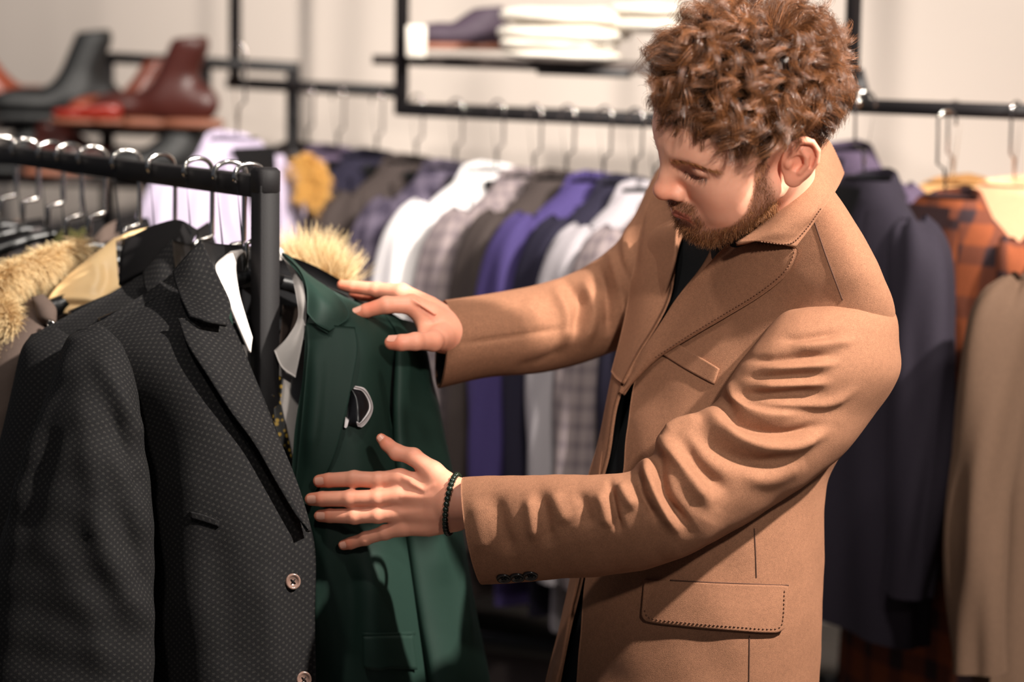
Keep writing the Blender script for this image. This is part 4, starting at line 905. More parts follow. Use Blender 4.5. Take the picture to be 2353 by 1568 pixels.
rp_ = [[(925, 675, 3.352, 22), (985, 710, 3.335, 30), (1035, 750, 3.335, 38)], [(945, 700, 3.305, 24), (990, 730, 3.305, 34), (1035, 765, 3.32, 40)], [(930, 695, 3.375, 22), (990, 725, 3.365, 30), (1040, 760, 3.36, 38)], [(1005, 778, 3.275, 28), (1020, 775, 3.30, 38), (1060, 775, 3.34, 44)], [(1035, 760, 3.335, 44), (1180, 770, 3.38, 46)], [(975, 740, 3.31, 16), (975, 775, 3.275, 16)]]
rv = [[(950, 690, 3.288, 4), (1000, 722, 3.280, 4)]]
hand_tip = []
for fing, palm, bl, vv in ((left, lp_, .010, lv), (right, rp_, .010, rv)):
    f, lo, hi = hand_sdf(fing, palm, bl, vv); Vx, Qx = nets(f, lo, hi, .0017); Vx = smooth_mesh(Vx, Qx, 2); parts.append((Vx, Qx, None, 'hand'))
# ---- unseen torso under the clothes keeps the figure whole
tor = loft_px([(1720, 560, 1820, 550, 3.20, 3.18, .03), (1620, 640, 1860, 680, 3.30, 3.18, .05), (1560, 780, 1860, 820, 3.28, 3.20, .07), (1520, 1100, 1780, 1100, 3.24, 3.22, .08), (1480, 1500, 1760, 1500, 3.24, 3.22, .08), (1480, 1900, 1760, 1900, 3.24, 3.24, .07)], 30, 36)
V, Q = grid_mesh(tor); parts.append((V, Q, None, 'hidden'))
for ln in ([(1850, 800, 3.12, 60), (1540, 1180, 3.06, 55), (1150, 1168, 3.07, 45)], [(1560, 600, 3.38, 60), (1350, 740, 3.42, 50), (1120, 775, 3.38, 45)]):
    q, r = pts(ln); V, Q = grid_mesh(tube_grid(spline(q, 20), np.interp(np.linspace(0, 1, 20), np.linspace(0, 1, len(r)), r), 16), closed=True); parts.append((V, Q, None, 'hidden'))
# ---- masks in head space
sst = lambda a, b, x: np.clip((x - a) / (b - a), 0, 1) ** 2 * (3 - 2 * np.clip((x - a) / (b - a), 0, 1))
def hairline(P):
    x, y, z = P[..., 0], np.abs(P[..., 1]), P[..., 2]
    zl = np.interp(x, [-.12, -.06, -.03, -.012, .004, .022, .034, .045, .06, .075, .09, .11], [-.055, -.05, -.030, .018, .038, .012, .034, .062, .070, .074, .076, .078])
    return z - zl
def beard_mask(P):
    x, y, z = P[..., 0], np.abs(P[..., 1]), P[..., 2]
    zl = np.interp(x, [-.01, .006, .014, .030, .040, .052, .066, .078, .088, .100], [-.08, -.055, .03, .02, -.022, -.044, -.058, -.066, -.070, -.070])
    m_ = sst(.004, -.008, z - zl) * sst(.010, .022, x + .6 * np.clip(-.05 - z, 0, .03))
    mu = sst(.052, .046, -z) * sst(.030, .037, -z) * sst(.036, .026, y) * sst(.080, .086, x)
    sd = sst(.042, .050, -z) * sst(.022, .027, y) * sst(.038, .031, y) * sst(.068, .078, x) * sst(.085, .07, -z)
    lips = sst(.0465, .0495, -z) * sst(.0675, .0640, -z) * sst(.027, .021, y) * sst(.084, .090, x)
    return np.clip(np.maximum(np.maximum(m_, mu), sd * .8) * (1 - lips), 0, 1), lips
AV, AQ, off = [], [], 0; at = {k: [] for k in ('beard', 'lip', 'blush', 'scalp')}
for (V, Q, L, kind) in parts:
    AV.append(V); AQ.append(Q + off); off += len(V); z0 = np.zeros(len(V))
    if kind == 'head':
        bm, lm = beard_mask(L); at['beard'].append(bm); at['lip'].append(lm); at['scalp'].append(sst(-.004, .006, hairline(L)))
        nz = np.exp(-((L[:, 0] - .115) ** 2 + L[:, 1] ** 2 + (L[:, 2] + .022) ** 2) / .018 ** 2); ck = np.exp(-((L[:, 0] - .075) ** 2 + (np.abs(L[:, 1]) - .042) ** 2 + (L[:, 2] + .022) ** 2) / .022 ** 2)
        at['blush'].append(np.clip(nz * .8 + ck * .45, 0, 1))
    elif kind == 'ear': at['beard'].append(z0); at['lip'].append(z0); at['scalp'].append(z0); at['blush'].append(z0 + .45)
    elif kind == 'hand':
        at['beard'].append(z0); at['lip'].append(z0); at['scalp'].append(z0); x, y, d = PXY(V); tp = np.zeros(len(V))
        for fg in (left, right):
            for k, v in fg.items(): tp = np.maximum(tp, np.exp(-((x - v[0][0]) ** 2 + (y - v[0][1]) ** 2) / 26 ** 2))
        at['blush'].append(.32 + .6 * tp)
    else:
        for k in at: at[k].append(z0)
mt, nt, bs = new_mat('skin'); co = coords(nt)
def attr(n_): a = nt.nodes.new('ShaderNodeAttribute'); a.attribute_name = n_; return a.outputs['Fac']
n1, n2 = noise(nt, co, 60, 4), noise(nt, co, 700, 2)
c = mixc(nt, n1, lin(230, 160, 132), lin(241, 180, 152)); c = mixc(nt, mathn(nt, 'MULTIPLY', attr('blush'), .8), c, lin(220, 116, 86))
c = mixc(nt, mathn(nt, 'MULTIPLY', attr('lip'), .8), c, lin(190, 100, 86)); c = mixc(nt, mathn(nt, 'MULTIPLY', attr('beard'), .58), c, lin(96, 58, 36)); c = mixc(nt, attr('scalp'), c, lin(48, 30, 20))
nt.links.new(c, bs.inputs['Base Color']); bs.inputs['Roughness'].default_value = .48; bs.inputs['Specular IOR Level'].default_value = .35
bs.inputs['Subsurface Weight'].default_value = .22; bs.inputs['Subsurface Radius'].default_value = (1.0, .30, .14); bs.inputs['Subsurface Scale'].default_value = .007
bump(nt, bs, n2, .08, .0006); M['skin'] = mt
# nails sit in the same body mesh as a second material
nV, nQ = [], []
for fg, flat in ((left, .0), (right, .0)):
    for k, v in fg.items():
        if k in ('pinky', 'ring', 'middle') and fg is right: continue
        q, r = pts(v); ax_ = nrm(q[0] - q[1]); c0 = q[0] * .62 + q[1] * .38; vw = nrm(CAM - c0); 
        if fg is right: vw = nrm(vw * .7 + ZZ * .7)
        nn = nrm(vw - ax_ * (vw @ ax_)); sd_ = np.cross(ax_, nn); rr = r[0] * .38 + r[1] * .3 + r[0] * .3
        g = []
        for a in np.linspace(-1, 1, 9):
            row = []
            for b_ in np.linspace(-1, 1, 9):
                wv = b_ * .62 * math.sqrt(max(0, 1 - .55 * a * a)) if a < 0 else b_ * .62 * math.sqrt(max(0, 1 - .35 * a ** 2))
                row.append(c0 + ax_ * a * rr * .80 + sd_ * rr * wv + nn * rr * (1.09 * math.sqrt(1 - wv * wv) - .05 * a))
            g.append(row)
        V, Q = grid_mesh(np.array(g)); nV.append(V); nQ.append(Q + sum(len(x) for x in nV[:-1]))
nb = sum(len(v) for v in AV); nQ = np.concatenate(nQ) + nb; nn_ = sum(len(v) for v in nV)
BQ = np.concatenate(AQ); midx = np.concatenate([np.zeros(len(BQ), int), np.ones(len(nQ), int)])
for k in at: at[k].append(np.zeros(nn_))
body = build('body', np.concatenate(AV + nV), np.concatenate([BQ, nQ]), [M['skin'], M['nail']], man, midx=midx, attrs={k: np.concatenate(v) for k, v in at.items()})

# ---- hair
def scalp_pts(n, g):
    out = []
    while sum(len(o) for o in out) < n:
        v = nrm(g.normal(size=(n * 2, 3))); p = np.array([-.006, 0, .045]) + v * np.array([.099, .076, .081]); k = hairline(p) > .001
        out.append(p[k])
    p = np.concatenate(out)[:n]; nn = nrm((p - np.array([-.006, 0, .045])) / np.array([.099, .076, .081]) ** 2); return p, nn
M['hair'] = hair_mat('auburn_hair', lin(34, 19, 12), lin(150, 94, 54), .30, .7)
M['beard'] = hair_mat('auburn_beard', lin(92, 54, 30), lin(196, 132, 80), .45, .4)
def field(p, f, seed, n=3):
    r = np.random.default_rng(seed); out = np.zeros((len(p), n))
    for i in range(5): out += np.sin(p @ (r.normal(size=(3, n)) * f) + r.uniform(0, 6.28, n)) / 2
    return out
def make_hair(ncl, per, k, seed):
    """locks swept outward from the crown; neighbouring locks share flow and wave phase so that they fall in curls"""
    g = np.random.default_rng(seed); p, n = scalp_pts(ncl, g); hl = hairline(p)
    x, y, z = p[:, 0], p[:, 1], p[:, 2]
    top = sst(.03, .085, z); edge = sst(.0, .045, hl); front = sst(.03, .08, x)
    prot = (.003 + .015 * edge + .006 * top + .016 * sst(.085, .125, z) + .004 * sst(.02, .08, -x) * edge) * g.uniform(.82, 1.18, ncl)
    Lt = (.009 + .013 * edge + .030 * edge * top) * g.uniform(.8, 1.2, ncl); Lt = np.where((front > .3) & (hl < .03), .026 * g.uniform(.7, 1.2, ncl), Lt)
    away = p - np.array([-.055, .015, .115]); flow = nrm(away) + np.stack([.25 * front, 0 * x, -.35 + 0 * x], -1)
    flow = nrm(flow) + .50 * field(p, 42, 3) * (.2 + .8 * edge)[:, None] + .20 * g.normal(size=(ncl, 3)); flow = nrm(flow - n * (flow * n).sum(-1, keepdims=True))
    ear = (np.abs(y) > .045) & (x > -.05) & (x < .022) & (z < .066); Lt = np.where(ear, Lt * .42, Lt); prot = np.where(ear, prot * .45, prot)
    flow = np.where(ear[:, None], flow + np.array([-.9, 0, .35]), flow); flow = nrm(flow - n * (flow * n).sum(-1, keepdims=True))
    s = np.linspace(0, 1, k)[None, :, None]
    base = p[:, None] + prot[:, None, None] * 2 * (s - .5 * s ** 2) * n[:, None] + Lt[:, None, None] * (.45 * s + .55 * s ** 2) * flow[:, None] - .10 * Lt[:, None, None] * s ** 2 * n[:, None]
    a = n[:, None] + 0 * base; b_ = np.cross(flow, n)[:, None] + 0 * base
    ff = field(p, 45, 8, 2); rc = (.0005 + .0098 * edge * (.25 + .75 * top) + .003 * front)[:, None, None] * g.uniform(.7, 1.25, (ncl, 1, 1))
    tn = (g.uniform(.85, 1.40, ncl) * np.where(ff[:, 0] + .5 * g.normal(size=ncl) > 0, 1, -1))[:, None, None]; ph = (2.4 * ff[:, 1] + .6 * g.normal(size=ncl))[:, None, None]
    an = 2 * np.pi * tn * s + ph; rs = rc * np.clip(s * 1.8, 0, 1)
    wave = lambda A: .8 * np.cos(A) * a + np.sin(A) * b_ + .35 * np.cos(A * .5) * flow[:, None]
    guide = base + rs * wave(an)
    N = ncl * per; gi = np.repeat(np.arange(ncl), per)
    o1, o2 = g.normal(size=(N, 1, 1)), g.normal(size=(N, 1, 1)); sp = (.0030 + .0014 * edge)[gi][:, None, None]; fly = np.where(g.random((N, 1, 1)) < .04, 2.6, 1.0)
    off = sp * (.75 * o1 * a[gi] + o2 * b_[gi]) * (1 - .50 * s + .8 * s * (fly - 1))
    lag = g.normal(size=(N, 1, 1)) * .16; cA, sA = np.cos(an[gi] + lag) - np.cos(an[gi]), np.sin(an[gi] + lag) - np.sin(an[gi])
    P = guide[gi] + off + rs[gi] * (.8 * cA * a[gi] + sA * b_[gi]); sc = g.uniform(.78, 1.0, (N, 1, 1)); P = P[:, :1] + (P - P[:, :1]) * sc
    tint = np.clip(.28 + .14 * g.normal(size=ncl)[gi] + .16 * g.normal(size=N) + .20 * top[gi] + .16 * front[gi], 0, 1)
    return P, tint
P, tint = make_hair(760, 36, 15, 11)
V, Q = strand_mesh(H2W(P), np.full(len(P), .00021), .45)
tag(build('hair', V, Q, M['hair'], man, attrs={'tint': np.repeat(tint, P.shape[1] * 3)}), 'thick curly auburn hair', kind='stuff')
# ---- beard, brows, lashes
def head_normals():
    N = np.zeros_like(Vh); fn = np.cross(Vh[Qh[:, 2]] - Vh[Qh[:, 0]], Vh[Qh[:, 3]] - Vh[Qh[:, 1]])
    for j in range(4): np.add.at(N, Qh[:, j], fn)
    return nrm(N)
Nh = head_normals()
if ((Nh * (Vh - np.array([0, 0, .02]))).sum(-1)).mean() < 0: Nh = -Nh
g = np.random.default_rng(5); bm, _ = beard_mask(Vh); pr = bm * (Vh[:, 2] > -.135); pr = pr / pr.sum(); idx = g.choice(len(Vh), 15000, p=pr)
def short_hair(root, nor, dirn, ln, k=5, r=.00022, seed=0, curl=.25):
    g = np.random.default_rng(seed); n = len(root); s = np.linspace(0, 1, k)[None, :, None]; d0 = nrm(nor * .8 + dirn); bend = nrm(dirn + .5 * g.normal(size=(n, 3)))
    return root[:, None] - nor[:, None] * .0006 + np.asarray(ln)[:, None, None] * (s * d0[:, None] + curl * 2 * s ** 2 * bend[:, None])
dr = np.stack([.35 + 0 * idx, 0 * idx, -.8 + 0 * idx], -1) + .45 * g.normal(size=(len(idx), 3))
lnb = .0042 + .0045 * sst(.05, .10, -Vh[idx, 2]) ; lnb = .75 * lnb * g.uniform(.6, 1.2, len(idx)) * (.45 + .55 * bm[idx])
P = short_hair(Vh[idx] + g.normal(size=(len(idx), 3)) * .0006, Nh[idx], dr, lnb, seed=2); V, Q = strand_mesh(H2W(P), np.full(len(P), .00017), .5)
tag(build('beard', V, Q, M['beard'], man, attrs={'tint': np.repeat(np.clip(g.normal(.28, .22, len(P)), 0, 1), 15)}), 'short trimmed auburn beard and moustache', kind='stuff')
tree_h = BVHTree.FromPolygons(Vh.tolist(), Qh.tolist())
def onto(p):
    out, no = [], []
    for q in p:
        h = tree_h.find_nearest(Vector(q)); out.append(np.array(h[0])); n_ = np.array(h[1]); no.append(n_ if n_ @ (out[-1] - np.array([.02, 0, 0])) > 0 else -n_)
    return np.array(out), np.array(no)
for s in (1, -1):
    n = 230; tt = g.uniform(0, 1, n); cv = spline(np.array([(.104, .010, .026), (.101, .022, .031), (.092, .040, .0330), (.075, .060, .026)]), 60)
    r0 = cv[(tt * 59).astype(int)] * np.array([1, s, 1]) + g.normal(size=(n, 3)) * np.array([0, 0, .0030]) * (1 - .6 * tt)[:, None]; r0, no = onto(r0)
    dr = np.stack([-.5 - .3 * tt, s * (.55 + .3 * tt), .25 - .6 * tt], -1) + .12 * g.normal(size=(n, 3)); P = short_hair(r0, no * .45, dr, g.uniform(.006, .010, n), seed=4, curl=.1); V, Q = strand_mesh(H2W(P), np.full(n, .00016), .4)
    tag(build('eyebrow', V, Q, M['beard'], man, attrs={'tint': np.repeat(np.clip(g.normal(.62, .2, n), 0, 1), 15)}), kind='stuff')
    n = 36; tt = np.linspace(0, 1, n); r0 = np.stack([np.interp(tt, [0, .5, 1], [.0935, .0915, .0840]), s * np.interp(tt, [0, 1], [.021, .049]), np.interp(tt, [0, .5, 1], [.0120, .0100, .0122])], -1); r0, no = onto(r0)
    dr = np.stack([.5 + 0 * tt, s * (-.15 + .7 * tt), -.75 + 0 * tt], -1) + .10 * g.normal(size=(n, 3)); P = short_hair(r0, no * .5, dr, g.uniform(.005, .0075, n), seed=6, curl=.12); V, Q = strand_mesh(H2W(P), np.full(n, .00020), .3)
    tag(build('eyelashes', V, Q, M['hair'], man, attrs={'tint': np.zeros(n * 15)}), kind='stuff')

# ================================================================== overcoat
S = [(1600, 480, 1890, 400, 3.28, 3.10, .07), (1490, 530, 1960, 500, 3.36, 3.07, .105), (1452, 620, 2024, 622, 3.38, 3.06, .125), (1440, 720, 2056, 735, 3.36, 3.09, .138), (1412, 860, 1990, 890, 3.33, 3.14, .150),
     (1382, 980, 1935, 1035, 3.30, 3.17, .155), (1352, 1120, 1900, 1120, 3.28, 3.19, .155), (1322, 1300, 1893, 1300, 3.27, 3.20, .16), (1287, 1440, 1889, 1450, 3.27, 3.20, .165), (1250, 1600, 1880, 1600, 3.27, 3.21, .17), (1205, 1900, 1870, 1900, 3.27, 3.22, .18), (1190, 2150, 1865, 2150, 3.27, 3.22, .18)]
E1 = [1700, 1660, 1605, 1530, 1462, 1441, 1422, 1350, 1335, 1322, 1305, 1300]
E2 = [1610, 1555, 1545, 1505, 1425, 1394, 1372, 1330, 1305, 1272, 1232, 1215]
th0, th1 = [], []
for s_, a, b_ in zip(S, E1, E2):
    cx, hx = (s_[0] + s_[2]) / 2, (s_[2] - s_[0]) / 2
    th0.append(2 * math.pi - math.acos(np.clip((a - cx) / hx, -1, 1))); th1.append(2 * math.pi + 2 * math.pi - math.acos(np.clip((b_ - cx) / hx, -.999, 1)))
coat_full = loft_px(S, 150, 150)
def shrink(S_, k, dt): return [((s[0] * (1 - k) + s[2] * k), s[1], (s[2] * (1 - k) + s[0] * k), s[3], s[4], s[5], s[6] - dt) for s in S_]
sw = loft_px(shrink(S, .045, .022), 60, 70); put_grid('sweater', sw, M['black_knit'], man)
q, r = pts([(1700, 500, 3.06, 118), (1760, 560, 3.13, 150), (1770, 640, 3.18, 180)])
nk = spline(np.stack([H2W(np.array([-.03, 0, -.045]) * (1 - f) + neck_l * f) for f in (.55, .8, 1.05)]), 10); V, Q = grid_mesh(tube_grid(nk, np.linspace(.064, .078, 10), 40), closed=True); build('sweater_collar', V, Q, M['black_knit'], man)
shell = loft_px(S, 240, 260, th0, th1)
seam = [([(1872, 512), (1897, 585), (1936, 690)], 4.5, -.0030), ([(1735, 1180), (1737, 1330)], 5, -.0025), ([(1722, 1462), (1720, 1700)], 5, -.0025), ([(1560, 1340), (1800, 1344)], 5, -.002)]
fold = [([(1640, 930), (1560, 1030), (1500, 1090)], 35, -.010), ([(1870, 1180), (1820, 1270), (1780, 1330)], 28, .010), ([(1830, 1170), (1850, 1260), (1835, 1380)], 24, -.008), ([(1380, 1400), (1420, 1500), (1400, 1600)], 26, -.008), ([(1440, 1380), (1470, 1480), (1460, 1600)], 26, .008), ([(1880, 1100), (1850, 1150), (1790, 1190)], 16, .008), ([(1530, 790), (1480, 900), (1465, 1000)], 26, .008), ([(1600, 880), (1540, 960), (1500, 1040)], 24, -.006), ([(1820, 1420), (1815, 1500), (1820, 1600)], 40, .007), ([(1650, 1470), (1630, 1560), (1640, 1700)], 45, .008)]
shell = sculpt(shell, seam + fold); shell = wobble(shell, .0012, 45, 8)
def put_cloth(name, g, mat, parent, thick=.0035):
    """open cloth shell with an inner face"""
    V, Q = grid_mesh(g); N = grid_normals(g); c = g.mean(1, keepdims=True)
    if (N * (g - c)).sum(-1).mean() < 0: N = -N; Q = Q[:, ::-1]
    k = len(V); n, m_ = g.shape[:2]; V2 = V - N.reshape(-1, 3) * thick
    e = []
    for j in (0, m_ - 1):
        for i in range(n - 1): a, b_ = i * m_ + j, (i + 1) * m_ + j; e.append([a, b_, b_ + k, a + k])
    for i in (0, n - 1):
        for j in range(m_ - 1): a, b_ = i * m_ + j, i * m_ + j + 1; e.append([a, b_, b_ + k, a + k])
    return build(name, np.concatenate([V, V2]), np.concatenate([Q, Q[:, ::-1] + k, np.array(e)]), mat, parent, uv=np.tile(grid_uv(g), (2, 1)))
coat = put_cloth('overcoat', shell, M['camel'], man); tag(coat, 'camel wool overcoat with peaked lapels')
ct = bvh(coat_full); cs = bvh(shell)
# near lapel
lap = patch([(1700, 546, 1832, 571), (1672, 562, 1833, 584), (1628, 606, 1812, 628), (1585, 655, 1752, 678), (1545, 705, 1672, 727), (1505, 768, 1590, 775), (1462, 835, 1508, 828), (1426, 905, 1432, 905)], ct, 80, 34, (.022, .025, .023, .018, .013), 40)
lap = sculpt(lap, [([(1655, 580), (1560, 700), (1450, 860)], 14, .006)]); put_sheet('lapel', lap, .005, M['camel'], coat); lt = bvh(lap)
M['stitch'] = plain('brown_thread', lin(104, 66, 45), .8)
stitches('stitching', [(1742, 560), (1822, 574), (1822, 590), (1802, 625), (1745, 672), (1668, 720), (1588, 768), (1508, 820)], lt, 62, M['stitch'], coat, .0008)
# far lapel and far front edge
fl = netw([[(1535, 372, 3.36), (1545, 420, 3.32), (1575, 500, 3.25)], [(1500, 440, 3.37), (1530, 480, 3.315), (1566, 528, 3.25)], [(1466, 525, 3.36), (1510, 550, 3.30), (1550, 578, 3.245)], [(1450, 626, 3.34), (1490, 645, 3.28), (1535, 680, 3.235)], [(1441, 700, 3.33), (1470, 725, 3.265), (1505, 745, 3.225)], [(1425, 775, 3.31), (1445, 795, 3.26), (1466, 808, 3.22)], [(1404, 855, 3.29), (1415, 870, 3.25), (1428, 880, 3.22)]], 60, 24)
fl = sculpt(fl, [([(1475, 480), (1462, 560), (1452, 640)], 10, -.004)]); put_sheet('lapel', fl, .005, M['camel'], coat)
ff = netw([[(1408, 845, 3.30), (1418, 858, 3.26), (1430, 872, 3.23)], [(1393, 921, 3.29), (1400, 930, 3.25), (1410, 940, 3.23)], [(1374, 1016, 3.28), (1384, 1030, 3.24), (1394, 1045, 3.22)], [(1350, 1100, 3.28), (1362, 1110, 3.24), (1374, 1120, 3.22)], [(1311, 1320, 3.27), (1320, 1330, 3.24), (1330, 1340, 3.22)], [(1285, 1440, 3.27), (1294, 1450, 3.24), (1302, 1455, 3.22)], [(1248, 1600, 3.27), (1260, 1610, 3.24), (1274, 1615, 3.22)], [(1195, 2150, 3.27), (1205, 2150, 3.24), (1215, 2150, 3.22)]], 80, 12)
put_sheet('front_facing', ff, .005, M['camel'], coat)
# collar
cg = netw([[(1690, 557, 3.047), (1740, 555, 3.036), (1785, 561, 3.032), (1829, 567, 3.030)],
           [(1735, 525, 3.055), (1775, 528, 3.030), (1822, 535, 3.028), (1864, 522, 3.035)],
           [(1785, 470, 3.06), (1825, 470, 3.035), (1868, 482, 3.03), (1903, 466, 3.045)],
           [(1835, 405, 3.09), (1868, 405, 3.065), (1905, 428, 3.065), (1926, 430, 3.09)],
           [(1872, 345, 3.15), (1895, 345, 3.13), (1922, 385, 3.14), (1938, 405, 3.18)],
           [(1890, 318, 3.24), (1905, 322, 3.235), (1928, 365, 3.25), (1940, 395, 3.28)],
           [(1850, 318, 3.33), (1860, 318, 3.34), (1880, 360, 3.37), (1890, 390, 3.39)],
           [(1700, 400, 3.37), (1700, 405, 3.39), (1690, 430, 3.41), (1680, 450, 3.42)],
           [(1590, 490, 3.31), (1580, 490, 3.33), (1560, 500, 3.36), (1545, 510, 3.38)]], 110, 34)
put_sheet('collar', cg, .006, M['camel'], coat); cgt = bvh(cg)
stitches('stitching', [(1750, 556), (1815, 560), (1850, 530), (1886, 480)], cgt, 26, M['stitch'], coat, .001)
# breast pocket welt, hip pocket flap
g = patch([(1546, 784, 1521, 814), (1600, 816, 1580, 851), (1652, 848, 1641, 884)], cs, 30, 12, (.006, .004), 10); put_sheet('breast_pocket', g, .005, M['camel'], coat)
g = patch([(1480, 1332, 1474, 1415), (1490, 1333, 1484, 1428), (1560, 1337, 1560, 1439), (1690, 1343, 1685, 1450), (1795, 1346, 1785, 1455), (1812, 1348, 1804, 1445)], cs, 60, 26, (.003, .006, .008), 14); put_sheet('pocket_flap', g, .005, M['camel'], coat); pt_ = bvh(g)
stitches('stitching', [(1482, 1405), (1490, 1420), (1560, 1430), (1690, 1441), (1780, 1446), (1797, 1436), (1803, 1360)], pt_, 44, M['stitch'], coat, .0008)
M['seam'] = plain('dark_brown_thread', lin(70, 42, 28), .9)
seam_line('seam', [(1872, 512), (1897, 585), (1936, 690)], cs, M['seam'], coat)
seam_line('seam', [(1733, 1215), (1736, 1270), (1738, 1328)], cs, M['seam'], coat)
seam_line('seam', [(1722, 1462), (1721, 1560), (1720, 1700)], cs, M['seam'], coat)
seam_line('seam', [(1540, 1334), (1650, 1340), (1812, 1346)], cs, M['seam'], coat)
# near sleeve
near = [(1850, 704, 2004, 684, 3.076, 3.094, .034), (1795, 724, 2056, 716, 3.064, 3.092, .062), (1735, 790, 2068, 790, 3.06, 3.09, .086), (1683, 860, 2066, 865, 3.055, 3.09, .092), (1645, 922, 2010, 955, 3.06, 3.10, .094), (1607, 945, 1950, 1032, 3.05, 3.085, .094), (1550, 968, 1885, 1090, 3.04, 3.07, .093), (1512, 1004, 1810, 1142, 3.03, 3.055, .090), (1500, 1046, 1740, 1188, 3.02, 3.045, .087), (1468, 1062, 1690, 1218, 3.015, 3.035, .085),
        (1447, 1083, 1640, 1245, 3.01, 3.03, .083), (1395, 1090, 1520, 1298, 3.01, 3.03, .080), (1320, 1090, 1400, 1322, 3.02, 3.04, .077), (1210, 1092, 1270, 1332, 3.04, 3.06, .074), (1125, 1093, 1165, 1342, 3.06, 3.08, .072, -6, 0), (1066, 1096, 1108, 1345, 3.075, 3.09, .071, -18, 0)]
sl = loft_px(near, 300, 190, ex=2.15)
F = [([(1815, 800), (1880, 795), (1965, 784)], 11, .0060), ([(1790, 782), (1860, 776), (1935, 764)], 10, -.0055), ([(1745, 852), (1830, 846), (1925, 836)], 10, .0065), ([(1715, 828), (1800, 824), (1925, 815)], 10, -.0060), ([(1730, 888), (1800, 886), (1905, 880)], 9, .0060), ([(1708, 866), (1800, 864), (1900, 861)], 9, -.0055),
     ([(1745, 930), (1830, 930), (1910, 925), (1970, 890)], 12, .0060), ([(1700, 906), (1790, 908), (1890, 902)], 10, -.0065), ([(1672, 880), (1705, 938), (1770, 958), (1840, 950)], 13, .0085), ([(1655, 910), (1700, 968), (1797, 994), (1912, 978)], 15, -.0130),
     ([(1625, 940), (1667, 992), (1740, 1026), (1820, 1024), (1915, 972)], 18, .0140), ([(1590, 975), (1655, 1035), (1740, 1064), (1840, 1055)], 22, -.0110), ([(1520, 998), (1560, 970), (1610, 955)], 14, .0080), ([(1515, 1000), (1549, 1045), (1590, 1110), (1640, 1165)], 18, .0120), ([(1560, 1005), (1605, 1070), (1670, 1130)], 17, -.0110),
     ([(1483, 1048), (1501, 1125), (1555, 1225)], 15, .0140), ([(1512, 1045), (1528, 1135), (1580, 1210)], 13, -.0140), ([(1466, 1085), (1474, 1130), (1510, 1200)], 9, -.0090), ([(1421, 1112), (1445, 1150), (1462, 1168)], 14, .0080), ([(1402, 1105), (1411, 1170), (1426, 1225)], 9, -.0100), ([(1372, 1130), (1388, 1170), (1398, 1215)], 14, .0060),
     ([(1330, 1125), (1343, 1170), (1356, 1215)], 15, -.0055), ([(1270, 1130), (1288, 1170), (1308, 1205)], 18, .0055), ([(1236, 1120), (1250, 1180), (1265, 1260)], 16, -.0060), ([(1214, 1140), (1222, 1200), (1230, 1245)], 14, .0055), ([(1134, 1130), (1150, 1200), (1180, 1280)], 18, -.0055), ([(1090, 1140), (1100, 1200), (1110, 1280)], 20, .0045), ([(1640, 1160), (1600, 1230), (1520, 1285)], 30, .006), ([(1700, 1090), (1760, 1100), (1850, 1060)], 22, .006)]
sl = sculpt(sl, F); sl = wobble(sl, .0010, 55, 4)
ns = put_cloth('sleeve', sl, M['camel'], coat); nst = bvh(sl)
for (px, py) in ((1158, 1329), (1189, 1327), (1219, 1323)): button(px, py, 3.055, .0095, M['button'], coat, (0, .1, -1.1), nst)
# far sleeve
far = [(1590, 350, 1590, 700, 3.44, 3.40, .07), (1515, 385, 1500, 780, 3.46, 3.42, .085), (1432, 540, 1420, 805, 3.46, 3.43, .085), (1345, 612, 1335, 836, 3.45, 3.42, .082), (1250, 650, 1240, 858, 3.42, 3.40, .078), (1130, 674, 1120, 868, 3.39, 3.37, .074), (1022, 690, 1008, 893, 3.37, 3.35, .072, 14, 0)]
fs = loft_px(far, 170, 110, ex=2.15)
fs = sculpt(fs, [([(1045, 792), (1150, 778), (1312, 752)], 5, -.004), ([(1290, 640), (1330, 690), (1318, 770)], 12, -.008), ([(1270, 660), (1300, 720), (1300, 800)], 14, .008), ([(1340, 640), (1365, 710), (1340, 800)], 14, .009), ([(1370, 600), (1395, 690), (1400, 780)], 12, -.010), ([(1400, 570), (1425, 660), (1440, 760)], 14, .008), ([(1310, 800), (1250, 830), (1180, 850)], 14, -.005), ([(1200, 690), (1230, 720), (1240, 760)], 20, .004), ([(1450, 480), (1440, 560), (1450, 640)], 14, .007)])
put_cloth('sleeve', fs, M['camel'], coat)
il = loft_px([(1022, 694, 1012, 888, 3.37, 3.35, .066, 14, 0), (1110, 690, 1100, 860, 3.39, 3.37, .066), (1150, 720, 1140, 830, 3.39, 3.38, .03)], 16, 40); put_grid('sleeve_lining', il, M['lining'], coat)
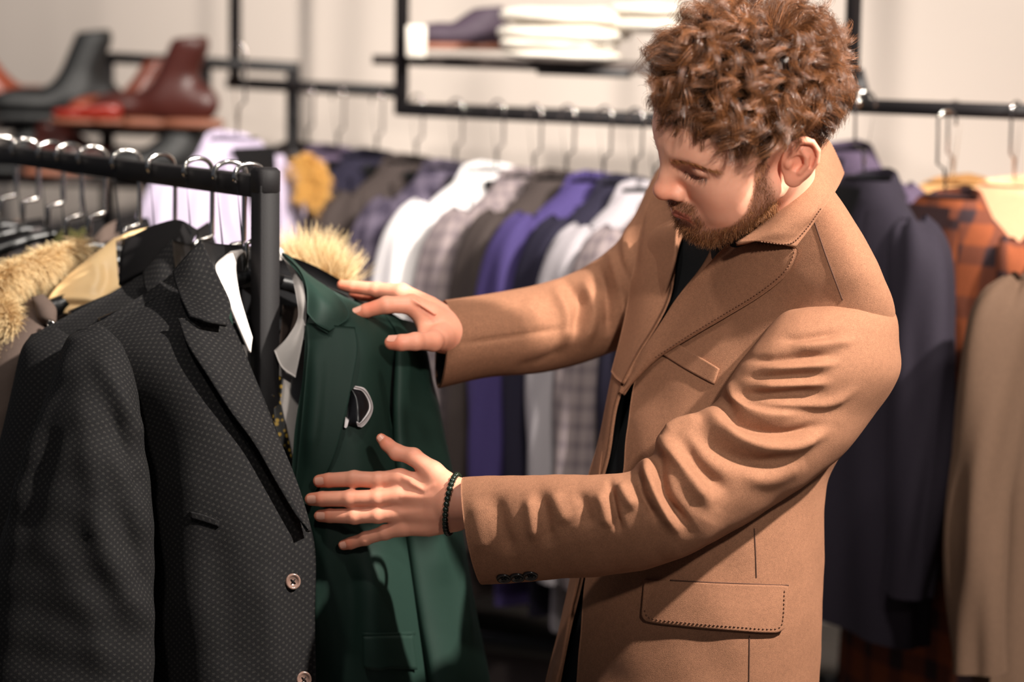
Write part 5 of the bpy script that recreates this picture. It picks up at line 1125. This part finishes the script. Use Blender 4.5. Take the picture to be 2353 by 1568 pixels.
# bead bracelet on the near wrist
br = MB(); ringp = loft_px([(1050, 1092, 1030, 1226, 3.118, 3.128, .034, -14, 0), (1051, 1092, 1031, 1226, 3.118, 3.128, .034, -14, 0)], 2, 35)[0][:-1]
cord = br.tube(np.concatenate([ringp, ringp[:1]]), .0008, 6).build('bracelet', M['black_plastic'], man); tag(cord, 'bracelet of small dark round beads')
M['bead'] = plain('dark_green_bead', lin(26, 34, 26), .12, 0, .6, 300)
u = np.linspace(0, np.pi, 9); v = np.linspace(0, 2 * np.pi, 13); sp = np.stack([np.sin(u)[:, None] * np.cos(v)[None], np.sin(u)[:, None] * np.sin(v)[None], np.cos(u)[:, None] + 0 * v[None]], -1) * .0042
V, Q = grid_mesh(sp); b0 = None; rl = root_loc(cord)
for p in ringp:
    if b0 is None: b0 = build('bead', V, Q, M['bead'], None); o = b0
    else: o = b0.copy(); COL.objects.link(o)
    o.parent = cord; o.location = tuple(p - rl)
# trousers and shoes
base = np.array([fx[0], fx[1] + .02, 0]); side = nrm(np.array([.45, -.9, 0])); fwd_ = np.array([-.9, -.45, 0])
M['trouser'] = cloth('dark_trouser', lin(30, 30, 36)); tr = MB()
for s in (-1, 1):
    c0 = base + side * s * .10
    cp = np.array([c0 + ZZ * .95 - side * s * .03, c0 + ZZ * .75, c0 + ZZ * .5 + fwd_ * .01, c0 + ZZ * .25, c0 + ZZ * .06]); gg = tube_grid(spline(cp, 24), np.interp(np.linspace(0, 1, 24), [0, .3, .6, 1], [.105, .095, .078, .068]), 28); V, Q = grid_mesh(gg, closed=True); tr.add(V, Q)
    R_ = np.stack([fwd_, np.cross(ZZ, fwd_), ZZ], 1)
    fn = lambda P: smax(smin(smin(s_ell(P, (.10, 0, .035), (.105, .046, .040)), s_ell(P, (-.045, 0, .045), (.065, .038, .050)), .05), s_cap(P, (-.03, 0, .05), (-.04, 0, .10), .042, .042), .03), -P[..., 2], .003)
    V, Q = nets(fn, (-.13, -.06, -.01), (.22, .06, .16), .007); build('shoe', V @ R_.T + c0, Q, M['black_leather'], man)
tr.build('trousers', M['trouser'], man)
